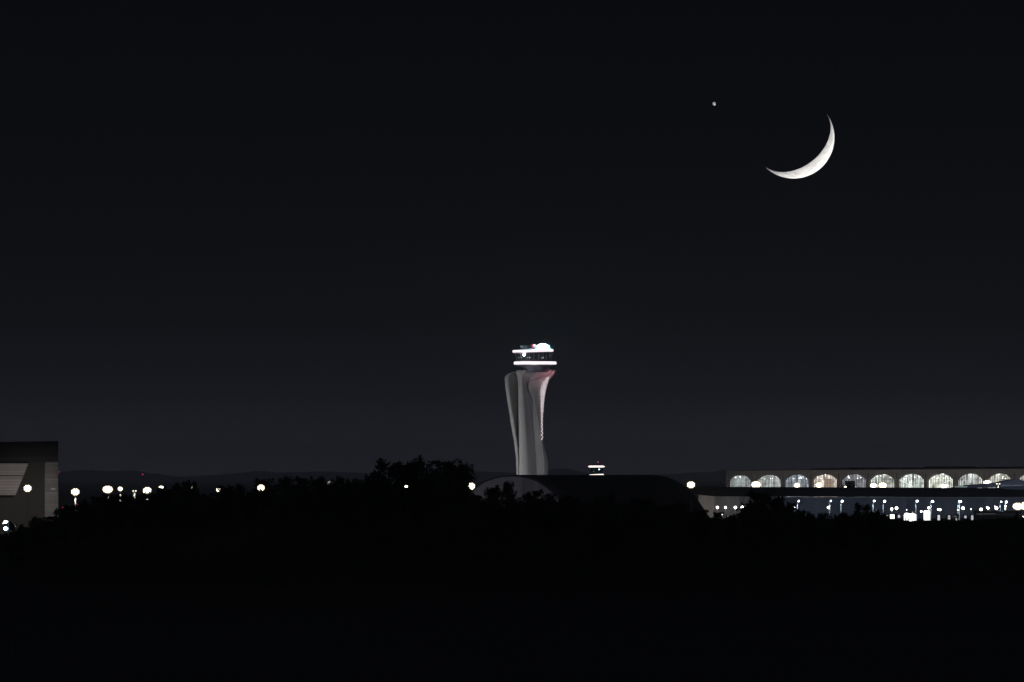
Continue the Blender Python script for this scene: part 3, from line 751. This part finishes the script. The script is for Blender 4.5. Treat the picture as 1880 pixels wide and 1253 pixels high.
rl_ = [(1388, 890.5, 17, 13, 'big floodlight mast between the first and second arched windows', HEX10),
       (1463, 891.6, 12.5, 8.5, 'floodlight mast before the third arched window', HEX),
       (1503.5, 891.3, 13.5, 9.5, 'floodlight mast before the warm-toned fourth arched window', HEX),
       (1603.5, 892, 13, 9, 'left one of two floodlight masts before the sixth arched window', HEX),
       (1620.5, 891.8, 15.5, 10.5, 'right one of two floodlight masts before the sixth arched window', HEX10),
       (1733, 893.2, 14, 8, 'floodlight mast before the eighth arched window', HEX10),
       (1812.5, 888.5, 16, 14, 'biggest floodlight mast, between the ninth and tenth arched windows', HEX10)]
for px, py, w_, h_, lab, pat in rl_: high_mast(px, py, 4250, w_, h_, lab, GR, pat=pat, pole_lit=False)
high_mast(1868.5, 930, 3420, 19, 13, 'big floodlight mast low by the right edge of the view', None, pat=HEX10, pole_lit=False, glow=300)
high_mast(1880, 929, 3400, 12, 14, 'floodlight mast cut by the right edge, beside another', None, pole_lit=False)
high_mast(1552, 894.2, 4250, 5, 2.5, 'tiny low floodlight mast before the fifth arched window', GR, pat=HEX, pole_lit=False, em=E_D)

# double-arm mushroom lamps
def twin_lamp(px, py, d, s, label, low):
    m = mpp(d); base = P(px, py, d)
    t = thing('twin_arm_lamp', label, 'street lamp', (base.x, d, 0), 'pale twin-arm lamps')
    zt_ = base.z
    b = MB(); b.lathe([(.3,0),(.28,zt_-low*m),(.22*s,zt_)], 10); b.build('pole', emit('lit_pole', WARM, .55, .8) if False else M_pole, t, smooth=40)
    for sg in (-1,1):
        b = MB(); b.tube((0,0,zt_-.1),(sg*1.6*m*1.3,0,zt_+.5*m),.09); b.build('arm', M_pole, t)
        b = MB(); b.ball((0,0,0), 1.45*m, 10, 6, .62); b.build('lamp_head', emit('twin_head', WARM, 3.2), t, smooth=180, loc=(sg*2.5*m,0,zt_-.2*m))
    light('SPOT', 'pole_light', t, (0,-1.3,zt_+.4), 420, WARM, (0,.16,-1), 70, .5, .1)
twin_lamp(247, 901.5, 2700, 1, 'small mushroom-shaped twin-arm lamp between two bright floodlight masts', 10)
twin_lamp(1832.5, 888.5, 3950, 1, 'small twin-arm lamp just right of the biggest floodlight mast', 8)

# red beacons on thin posts
def red_beacon(px, py, d, r, label, e=1.1):
    base = P(px, py, d)
    t = thing('beacon_post', label, 'beacon', (base.x, d, max(terrain_h(base.x, d), 0)), 'small red beacons')
    zb_ = base.z - t.location.z
    b = MB(); b.lathe([(.05,0),(.03,zb_-.2)], 8); b.build('post', M_dark, t)
    b = MB(); b.ball((0,0,zb_), r*mpp(d), 10, 6); b.build('lamp', emit('red_lamp', (1,.05,.16), e*.7), t, smooth=180)
red_beacon(108.6, 867, 1640, 1.0, 'red beacon beside the upper right edge of the ribbed building')
red_beacon(115.3, 931.8, 1900, 1.0, 'low red beacon at the foot of the ribbed building')
red_beacon(262.3, 871.3, 3000, 1.1, 'red beacon high above the left floodlight masts')
red_beacon(142.8, 926.5, 2590, 1.0, 'red light at the foot of the long lit pole')
red_beacon(270.6, 867, 3000, .5, 'faintest red beacon, just right of a brighter one')

# pole with two lamps at the lower left
D5 = 900.0; M5 = mpp(D5)
pb = P(15.8, 955, D5); gz5 = terrain_h(pb.x, D5)
t = thing('twin_lamp_pole', 'pole with a white lamp over a blue-white lamp, lower left corner', 'street lamp', (pb.x, D5, gz5))
b = MB(); b.lathe([(.05,0),(.03,pb.z-gz5)], 10); b.build('pole', mat('dull_pole', (.02,.02,.022), .6), t, smooth=40)
for py, r, e, nm in ((958.4, 2.7, emit('low_white', (1,1,.95), 30), 'warm white lamp'), (970.8, 3.4, emit('low_blue', (.45,.66,1), 40), 'blue-white lamp')):
    b = MB(); b.tube((0,0,Z(py-1,D5)-gz5),(-4.5*M5,-.1,Z(py-1,D5)-gz5),.03); b.build('arm', M_pole, t)
    b = MB(); b.ball((0,0,0), r*M5, 12, 8, .9); hd = b.build('lamp_head', e, t, smooth=180, loc=(-5*M5,-.15,Z(py,D5)-gz5)); hd['label'] = nm
b = MB(); b.ball((0,0,0), 1.5*M5, 10, 6, .8); b.build('lamp_head', MATS['low_white'] if False else emit('low_green', (.8,1,.9), 2), t, smooth=180, loc=(-9.5*M5,-.15,Z(961,D5)-gz5))
sg = P(28, 965, D5)
t = thing('sign_post', 'small pale slanted board on a thin post, lower left', 'sign', (sg.x, D5, terrain_h(sg.x, D5)))
zz = sg.z - t.location.z
b = MB(); b.lathe([(.02,0),(.015,zz)], 8); b.build('post', M_dark, t)
b = MB(); b.prism([(-2.6*M5, 3.2*M5),(-.8*M5, 3.2*M5),(2.4*M5,-2.6*M5),(.6*M5,-2.9*M5)], -.08, -.04); b.build('board', emit('x', (1,1,1), 0) if False else mat('board_white', (.7,.7,.7), .6), t, loc=(0,0,zz))
light('SPOT', 'board_light', t, (-.4,-2.4,zz+.6), 4.0, (.9,.9,1), (.4,2.4,-.6), 40, .5, .05)

# cool street lamps in front of the hall wall
SD = 3500.0; SM = mpp(SD)
ordn = ['first','second','third','fourth','fifth','sixth','seventh','eighth','ninth','tenth','eleventh']
streets = [(1464.3,1466.4,920.4,1.6),(1523.2,1525.5,920,1.5),(1543.6,1546.4,920.6,2.4),(1602.6,1605,920.2,2.0),(1621.2,1624,920.6,2.5),(1681.3,1683.8,920.4,2.3),(1709,1711.8,921,2.6),(1758.6,1760.6,921,1.3),(1761,1763,921.2,2.4),(1835.8,1838.2,921.4,1.4),(1844.6,1847.4,922,2.4)]
E_S = emit('street_cool', COOL, 22)
for i, (pp, ph, py, r) in enumerate(streets):
    x0 = X(pp, SD+i*2); dd = SD+i*2
    t = thing('street_lamp', 'cool white street lamp on a pale pole, %s from the left along the blue-grey wall' % ordn[i], 'street lamp', (x0, dd, 0), 'cool street lamps along the hall wall')
    zt_ = Z(py, dd)
    b = MB(); b.lathe([(.22,0),(.22,.4),(.15,1),(.11,zt_-.5)], 10); b.build('pole', M_pole, t, smooth=40)
    ax = (ph-pp)*SM
    b = MB(); b.tube((0,0,zt_-.55),(ax*.6,0,zt_+.12),.09,.07); b.build('arm', M_pole, t)
    b = MB(); b.ball((0,0,0), r*SM*.82, 10, 6, .85); b.build('lamp_head', E_S, t, smooth=180, loc=(ax,-.1,zt_))
    light('SPOT', 'pole_light', t, (ax*1.2,-1.5,zt_-.1), 480, (.72,.88,1), (-ax*.6,.85,-3.2), 80, .6, .1)
b = None
# warm round lamps
gl = [(1317,932,2.6,'leftmost of four round lamps before the grey wall'),(1332,932,2.3,'second of four round lamps before the grey wall'),
      (1350,932,2.7,'third of four round lamps before the grey wall'),(1362.4,931.3,2.7,'last of four round lamps, beside the dark bush'),
      (1325.8,945,1.2,'small white lamp low under the four round lamps'),(1374,931,.8,'tiny lamp glinting through the dark bush'),(1371,937,.9,'tiny lamp low at the bush edge'),
      (1458.6,932.3,1.4,'warm lamp peeping past the big dark bush'),(1521,932.3,2.7,'round lamp beside the second cool street lamp'),
      (1637,935,2.5,'left one of two round lamps over the lit cabins'),(1645.8,933.5,3.0,'right one of two round lamps over the lit cabins'),
      (1664.4,936.5,1.1,'pinpoint lamp above the brightest entrance'),(1691.2,939.3,1.9,'short lamp left of the tall bright lightbox'),
      (1705,932.8,2.4,'round lamp right above the tall bright lightbox'),(1722,935.8,1.5,'smaller lamp of a close pair right of the lightbox'),(1725.6,936,2.4,'larger lamp of a close pair right of the lightbox'),
      (1768,933.4,3.0,'hazy round lamp right of the paired street lamps'),(1758.5,937,1.3,'small violet-white lamp low on the paired street lamps'),(1782.6,935,1.2,'small lamp on a slim post left of the low car park'),
      (1801,935.6,2.8,'first round lamp over the low car park'),(1812,931.8,1.4,'small upper lamp over the low car park'),(1814,933.4,2.3,'second round lamp over the low car park'),
      (1826.4,929.8,1.2,'tiny lamp over the third car park lamp'),(1829.4,933.6,3.0,'third round lamp over the low car park'),
      (1835.3,948,2.6,'round lamp at the right foot of the low car park'),(1846,929.6,1.8,'middle lamp stacked under the last street lamp'),(1845.4,934.6,1.5,'lower lamp stacked under the last street lamp'),
      (1879,949,1.3,'tiny greenish lamp low at the right edge'),(1551,893.5,.1,None)]
E_G = emit('globe_warm', (1,.90,.80), 16)
for i, (px, py, r, lab) in enumerate(gl):
    if not lab: continue
    d = 3540 + (i % 5)*9; m = mpp(d); p = P(px, py, d)
    t = thing('post_lamp', lab, 'lamp', (p.x, d, 0), 'small lamps near the hall')
    b = MB(); b.lathe([(.12,0),(.08,p.z-r*m*.6)], 8); b.build('post', M_steel, t, smooth=40)
    b = MB(); b.ball((0,0,0), r*m*.85, 10, 7); b.build('lamp_head', E_G if r > 1.25 else emit('globe_small', (1,.97,.95), 5), t, smooth=180, loc=(0,0,p.z))
    if r > 2: light('POINT', 'lamp_glow', t, (0,-.9,p.z), 70 if px < 1400 else 26, (1,.88,.78), rad=.5)

# lit cabins
CD = 3470.0; CM = mpp(CD)
def cabin(px, w, y0, y1, label, col, e, roofw=None, name='cabin', cat='cabin'):
    z0 = 0; z1 = Z(y0, CD)
    t = thing(name, label, cat, (X(px, CD), CD, 0), 'small lit cabins by the hall')
    hw = w*CM/2
    b = MB(); b.box(-hw-.5, hw+.5, -.2, 2.2, 0, Z(y1, CD)); b.box(-hw-.5,-hw,-.1,2.2,Z(y1,CD),z1); b.box(hw,hw+.5,-.1,2.2,Z(y1,CD),z1); b.box(-hw,hw,1.9,2.2,Z(y1,CD),z1); b.build('wall', M_dark, t)
    rw = (roofw or w+5)*CM/2
    b = MB(); b.box(-rw, rw, -.8, 2.6, z1+.003, z1+.28); b.build('roof', M_dark, t)
    b = MB(); n_ = max(1, int(w/3))
    for k in range(n_):
        b.box(-hw+(2*hw)*k/n_+.04, -hw+(2*hw)*(k+1)/n_-.04, .1, .2, Z(y1,CD)+.003, z1)
    b.build('window', emit(label[:24], col, e), t)
    return t
cabin(1638, 8, 945, 952.5, 'warm lit cabin under the two round lamps', (1,.9,.75), 5)
cabin(1629.5, 4, 946, 947.6, 'tiny dim hut left of the warm lit cabin', (1,.95,.9), .45)
cabin(1650.4, 4.4, 945.8, 951, 'small lilac-lit cabin between the warm cabin and bright entrance', (.86,.78,.9), .75)
cabin(1723.4, 4.8, 946, 955.5, 'narrow lit cabin under the close lamp pair', (.88,.86,.93), .85)
cabin(1742.4, 4.8, 946.5, 954, 'lit cabin left of the dark round kiosk', (.9,.88,.82), .5)
cabin(1772.3, 4.6, 947, 951.8, 'short lit cabin right of the dark round kiosk', (.86,.84,.95), .6)
cabin(1784.8, 4.4, 946.5, 955, 'lit cabin beside the low car park', (.86,.9,.95), .6)
cabin(1556.6, 2.6, 946.2, 950.5, 'tiny lit hut left of the small round bush', (.9,.85,.8), .6, 5)
cabin(1567.5, 3.4, 946, 947.8, 'dim hut half hidden by the small round bush', (.9,.9,.9), .3, 5)
cabin(1507.3, 3, 946, 947.6, 'dim low hut left of the second street lamp', (.8,.85,.8), .25, 5)
cabin(1336, 3.4, 947, 948.6, 'dim low hut under the four round lamps', (.8,.8,.85), .25, 5)
cabin(1474.8, 2.4, 946.6, 947.8, 'faint low hut right of the big dark bush', (.8,.8,.75), .2, 4)
# dark kiosk
t = thing('kiosk', 'dark round-topped kiosk with two small glints left of a street lamp', 'kiosk', (X(1755.5, CD), CD, 0))
b = MB(); b.lathe([(4.6*CM,0),(4.8*CM,Z(949,CD)),(5*CM,Z(946,CD)),(3.6*CM,Z(944.3,CD)),(1*CM,Z(943.6,CD))], 18); b.build('body', M_dark, t, smooth=40)
b = MB(); b.ball((-2.6*CM,-4.6*CM,Z(948,CD)),1.0*CM,8,5); b.ball((0,-4.9*CM,Z(948.8,CD)),.7*CM,8,5); b.box(-1.6*CM,1.4*CM,-5.2*CM,-4.9*CM,Z(956,CD),Z(951.5,CD)); b.build('window', emit('kiosk_glint', (.9,.86,.75), .35), t)
# bright entrance
t = thing('entrance_canopy', 'dazzling white entrance with dark piers, brightest thing by the hall', 'entrance', (X(1672, CD), CD, 0))
b = MB(); b.box(-13*CM,12*CM,0,5,Z(943.8,CD),Z(943.0,CD)); b.build('canopy', M_steel, t)
b = MB(); b.prism([(-12*CM,Z(957,CD)),(-12*CM,Z(944.8,CD)),(-9*CM,Z(942.4,CD)),(-4*CM,Z(942.6,CD)),(-3*CM,Z(943.9,CD)),(8*CM,Z(944.3,CD)),(8*CM,Z(957,CD))], .5, .8)
b.build('lit_front', emit('entrance_white', (1,.96,.93), 7), t)
b = MB(); b.box(8.4*CM,11.2*CM,.5,.8,0,Z(944.6,CD)); b.box(-11.8*CM,-8.2*CM,-.1,.3,0,Z(949,CD)); b.build('lit_side', emit('entrance_blue', (.72,.85,.95), .75), t)
for c_ in (-5.6,-3.6,5.6,3.2): 
    b = MB(); b.box((c_-.9)*CM,(c_+.9)*CM,-.3,.3,0,Z(952.2,CD)); b.build('pier', mat('pier_grey', (.3,.3,.28), .7), t)
b = MB(); b.ball((3.4*CM,0,Z(941.3,CD)),1.4*CM,8,6); b.build('lamp', emit('entrance_lamp', (1,.85,.65), .7), t, smooth=180)
light('POINT', 'entrance_glow', t, (0,-3,Z(949,CD)), 60, (1,.95,.9), rad=1)
# lightbox
t = thing('lightbox', 'tall glowing white lightbox right of the dazzling entrance', 'lightbox', (X(1701.7, CD), CD, 0))
b = MB(); b.box(-5.9*CM,5.9*CM,0,.6,0,Z(955.8,CD)); b.build('base', M_dark, t)
b = MB(); b.box(-5.9*CM,5.9*CM,.02,.6,Z(955.8,CD)+.003,Z(937.8,CD)); b.build('frame', M_steel, t)
b = MB(); b.prism([(-5.3*CM,Z(955,CD)),(-5.6*CM,Z(939.2,CD)),(-5*CM,Z(938.2,CD)),(5*CM,Z(938.2,CD)),(5.6*CM,Z(939.2,CD)),(5.3*CM,Z(955,CD))], -.05, .018); b.build('screen', emit('lightbox_white', (1,.97,.96), 5), t)
# low car park
t = thing('car_park', 'low dark car park with a row of dim lights, far right', 'car park', (X(1816, 3500), 3500, 0))
cz = lambda py: Z(py, 3500)
M_cp = mat('car_park_grey', (.13,.13,.125), .8, 0, .2, .3)
b = MB(); b.box(-28*SM,60*SM,0,.4,cz(944),cz(939.2)); b.box(-28*SM,60*SM,0,30,cz(939.2),cz(938.6)); b.build('upper_deck', M_cp, t)
b = MB(); b.box(-28*SM,60*SM,.6,.9,0,cz(945.8)); b.build('wall', mat('car_park_wall', (.22,.22,.21), .8, 0, .2, .3), t)
for k in range(12):
    b = MB(); b.box((-27.5+k*8)*SM,(-26.7+k*8)*SM,.1,.55,0,cz(944)-.003); b.build('column', M_dark, t)
for px in (1794.2,1799,1804.2,1809.2,1819,1823.5):
    b = MB(); b.box((px-1816-1.3)*SM,(px-1816+1.3)*SM,-.1,-.003,cz(944),cz(943)); b.build('deck_light', emit('deck_light', (.9,.88,.85), .11), t)

# bare tree at the right edge
random.seed(8)
def bare_tree(px, top, d, label):
    p = P(px, top, d); gz = terrain_h(p.x, d); H = p.z-gz
    t = thing('bare_tree', label, 'tree', (p.x, d, gz-.1))
    b = MB(); b.lathe([(.22,0),(.12,H*.45),(.05,H*.9)], 8); b.build('trunk', M_bark, t)
    c_ = MB()
    def br(a, dr_, ln, r, n):
        e = a + dr_*ln; c_.tube(a, e, r, r*.6, 5)
        if n:
            for k in range(3): br(e, (dr_+Vector((random.uniform(-.8,.8),random.uniform(-.8,.8),random.uniform(-.1,.7)))).normalized(), ln*.72, r*.6, n-1)
    for k in range(6):
        br(Vector((0,0,H*(.35+.09*k))), Vector((random.uniform(-1,1),random.uniform(-1,1),.9)).normalized(), H*.16, .07, 3)
    c_.build('crown', M_bark, t)
bare_tree(1866, 940, 1290, 'leafless small tree beneath the lamps at the right edge')

# ================================================================== trees
def crown_mesh(seed, squat=1.0, leaf=.34, count=2600):
    """unit crown: radius about 1 in x/y, height 0..2, many leaf-sized faces in clumps"""
    rnd = random.Random(seed); b = MB()
    clumps = []
    for i in range(30):
        a_ = rnd.uniform(0, 2*math.pi); zf = rnd.random()
        prof_ = max(.15, 1-(2*abs(zf-.5))**2.6)**.5
        rr = rnd.uniform(.2, .8)*prof_
        clumps.append((rr*math.cos(a_), rr*math.sin(a_), .15+1.55*zf, rnd.uniform(.20,.40)*(1.15-.45*zf)))
    for k in range(7): clumps.append((rnd.uniform(-.5,.5), rnd.uniform(-.5,.5), rnd.uniform(1.6,1.85), rnd.uniform(.13,.24)))
    tot = sum(c_[3]**2 for c_ in clumps)
    for cx_, cy_, cz_, cr in clumps:
        for _ in range(int(count*cr*cr/tot)):
            d_ = Vector((rnd.gauss(0,1), rnd.gauss(0,1), rnd.gauss(0,1))).normalized()*cr*(rnd.random()**.4)*rnd.uniform(.8,1.2)
            p_ = Vector((cx_,cy_,cz_)) + d_
            s_ = leaf*.12*rnd.uniform(.6,1.4)
            u_ = Vector((rnd.gauss(0,1), rnd.gauss(0,1), rnd.gauss(0,1))).normalized(); w_ = u_.orthogonal().normalized()
            b.add([p_-u_*s_*1.5, p_+w_*s_, p_+u_*s_*1.5, p_-w_*s_], [(0,1,2,3)])
    # twigs poking out of the outline
    for _ in range(40):
        cx_, cy_, cz_, cr = rnd.choice(clumps)
        d_ = Vector((rnd.gauss(0,1), rnd.gauss(0,1), abs(rnd.gauss(0,1)))).normalized()
        b.tube(Vector((cx_,cy_,cz_)), Vector((cx_,cy_,cz_))+d_*cr*1.12, .009, .004, 4)
    zs_ = sorted(v_[2] for v_ in b.v); zk = 1.95/zs_[int(len(zs_)*.993)]   # every crown ends at the same height
    b.v = [(v_[0], v_[1], v_[2]*zk) for v_ in b.v]
    return b.mesh('crown', M_leaf)
CROWNS = [crown_mesh(s) for s in (1,2,3,4,5,6)]
def trunk_mesh(seed):
    rnd = random.Random(seed); b = MB()
    b.lathe([(.10,0),(.07,.25),(.055,.6),(.035,1.0)], 8)
    for k in range(7):
        a_ = k*2.4+rnd.random(); z_ = .3+.06*k
        b.tube((0,0,z_), (.55*math.cos(a_), .55*math.sin(a_), z_+.25), .035, .012, 6)
    return b.mesh('trunk', M_bark)
TRUNKS = [trunk_mesh(s) for s in (1,2,3)]
TC = [0]
def tree(px, top, wid, d, label, group='dark trees along the ridge', name='tree', cat='tree', low=.0):
    i = TC[0]; TC[0] += 1
    p = P(px, top, d); gz = terrain_h(p.x, d); H = max(p.z-gz, 1.2)
    t = thing(name, label, cat, (p.x, d, gz-.1), group, rz=0)
    rad = wid*mpp(d)/2
    ch = min(H*.86, max(rad*2.6, H*.6))
    c_ = link('crown', CROWNS[i % 6], t, (0,0,H-ch*.985), (0,0,i*1.3)); c_.scale = (rad, rad, ch/1.95)
    k_ = link('trunk', TRUNKS[i % 3], t, None, (0,0,i)); k_.scale = (max(rad,1.5), max(rad,1.5), H*.8)
    return t
TL = [
 (34,962.5,44,'low dark bush at the far left foot of the slope'),
 (66,951,42,'dark bush in front of the ribbed building wall'),
 (93,949,40,'dark bush climbing under the ribbed pier'),
 (110,937,34,'bushy tree touching the right side of the ribbed pier'),
 (132,928,42,'dark tree at the foot of the long lit pole'),
 (158,922.5,42,'rounded tree just right of the long lit pole'),
 (182,912.5,42,'tree under the left end of the widest lamp cluster'),
 (206,909.5,42,'flat-topped tree under the widest lamp cluster'),
 (232,909.5,42,'tree below the small mushroom-shaped lamp'),
 (258,909.5,40,'low tree left under the bright mast with a beacon above'),
 (281,905,38,'tree right under the bright mast with a beacon above'),
 (302,896,36,'tree screening the half hidden floodlight'),
 (331,886.5,42,'pointed tree on the left hill, tallest before the gap'),
 (355,888,34,'round tree with a lamp shining through its crown'),
 (374,909,34,'lowest tree in the treeline gap'),
 (395,905,28,'small tree right of the treeline gap'),
 (413,893,36,'tree beside the flickering floodlight'),
 (435,891.5,34,'neat dome-topped tree left of the middle floodlight'),
 (457,903,32,'low tree between the dome-topped tree and middle floodlight'),
 (484,880.5,46,'loose tree holding the middle floodlight in its leaves'),
 (521,877.5,44,'tall pointed tree right of the middle floodlight'),
 (553,878.5,40,'spiky tree on the middle treeline'),
 (583,878,44,'broad tree on the middle treeline'),
 (610,884,38,'tree with faint lamp glow in its top'),
 (634,879.5,36,'narrow-topped tree near the tall tree clump'),
 (655,881,38,'tree left at the foot of the tall tree clump'),
 (686,869,44,'left shoulder tree of the tall tree clump'),
 (714,848.5,74,'leftmost tall tree of the highest clump'),
 (744,852,58,'tree filling the dip in the highest clump'),
 (774,847,78,'middle tall tree of the highest clump'),
 (824,847,84,'broad round tree, right one of the highest clump'),
 (846,862,34,'right shoulder tree of the highest clump'),
 (880,910,26,'low tree under the floodlight left of the hangar'),
 (906,895.5,44,'dark tree before the left part of the arched gable'),
 (934,887,28,'slim tree before the hangar door'),
 (942,914,20,'low bush in the notch before the arched gable'),
 (976,903,44,'jagged tree before the right part of the arched gable'),
 (1008,908,40,'tree hiding the right foot of the arched gable'),
 (1046,912,50,'black tree under the left end of the hangar roof'),
 (1110,914,60,'black tree under the middle of the hangar roof'),
 (1180,917,60,'black tree under the right part of the hangar roof'),
 (1240,925,56,'black tree at the right foot of the hangar roof'),
 (1285,937,40,'low dark bush under the pale corner wall'),
 (1318,941,26,'low bush left under the four round lamps'),
 (1344,946,30,'low bush right under the four round lamps'),
 (1390,905,66,'tall dark bush right of the four round lamps'),
 (1424,913,46,'right half of the big dark bush before the hall'),
 (1448,924,34,'sloping right shoulder of the big dark bush'),
 (1480,939,38,'low bush under the first cool street lamp'),
 (1512,943,40,'low bush under the second cool street lamp'),
 (1545,943.5,36,'low bush under the third cool street lamp'),
 (1583,927,42,'small round bush rising between third and fourth street lamps'),
 (1606,939,28,'bush at the foot of the fourth cool street lamp'),
 (1624,945,28,'bush at the foot of the fifth cool street lamp'),
]
random.seed(21)
for i, (px, top, wd, lab) in enumerate(TL):
    bush = 'bush' in lab
    d = 1185 + (i*37 % 80)
    tree(px, top-1, wd*1.3, d, lab, name='bush' if bush else 'tree', cat='bush' if bush else 'tree')
# scrub that nobody could count: fills the foot of the treeline
rnd = random.Random(77); b = MB()
SK = [(-40,992)] + [(px, top+13) for px, top, wd, lab in TL] + [(1640,954),(1660,957),(1700,958),(1780,957),(1850,952),(1960,953)]
for _ in range(16000):
    px = rnd.uniform(-40, 1960); d = rnd.uniform(1150, 1290)
    x = X(px, d); gz = terrain_h(x, d); zt_ = Z(table(SK, px), d)
    if zt_ < gz+.15: zt_ = gz + .15
    p_ = Vector((x, d, lerp(gz, zt_, rnd.random()**.5)))
    s_ = rnd.uniform(.10,.24)
    u_ = Vector((rnd.gauss(0,1), rnd.gauss(0,1), rnd.gauss(0,1))).normalized(); w_ = u_.orthogonal().normalized()
    b.add([p_-u_*s_*1.5, p_+w_*s_, p_+u_*s_*1.5, p_-w_*s_], [(0,1,2,3)])
tag(b.build('undergrowth', M_leaf), 'black tangled undergrowth along the foot of the treeline', kind='stuff')

# ================================================================== haze
b = MB(); b.box(-32500, 32500, -1900, 46500, -1.6, 160)
hz = b.build('haze', None)
m = bpy.data.materials.new('haze_air'); m.use_nodes = True; t = m.node_tree; t.nodes.clear()
o = t.nodes.new('ShaderNodeOutputMaterial'); v = t.nodes.new('ShaderNodeVolumePrincipled')
v.inputs['Color'].default_value = (.93,.95,.98,1); v.inputs['Density'].default_value = 3.6e-5; v.inputs['Anisotropy'].default_value = .78
t.links.new(v.outputs[0], o.inputs['Volume'])
hz.data.materials.append(m)
tag(hz, 'thin night haze over the airport', kind='stuff')
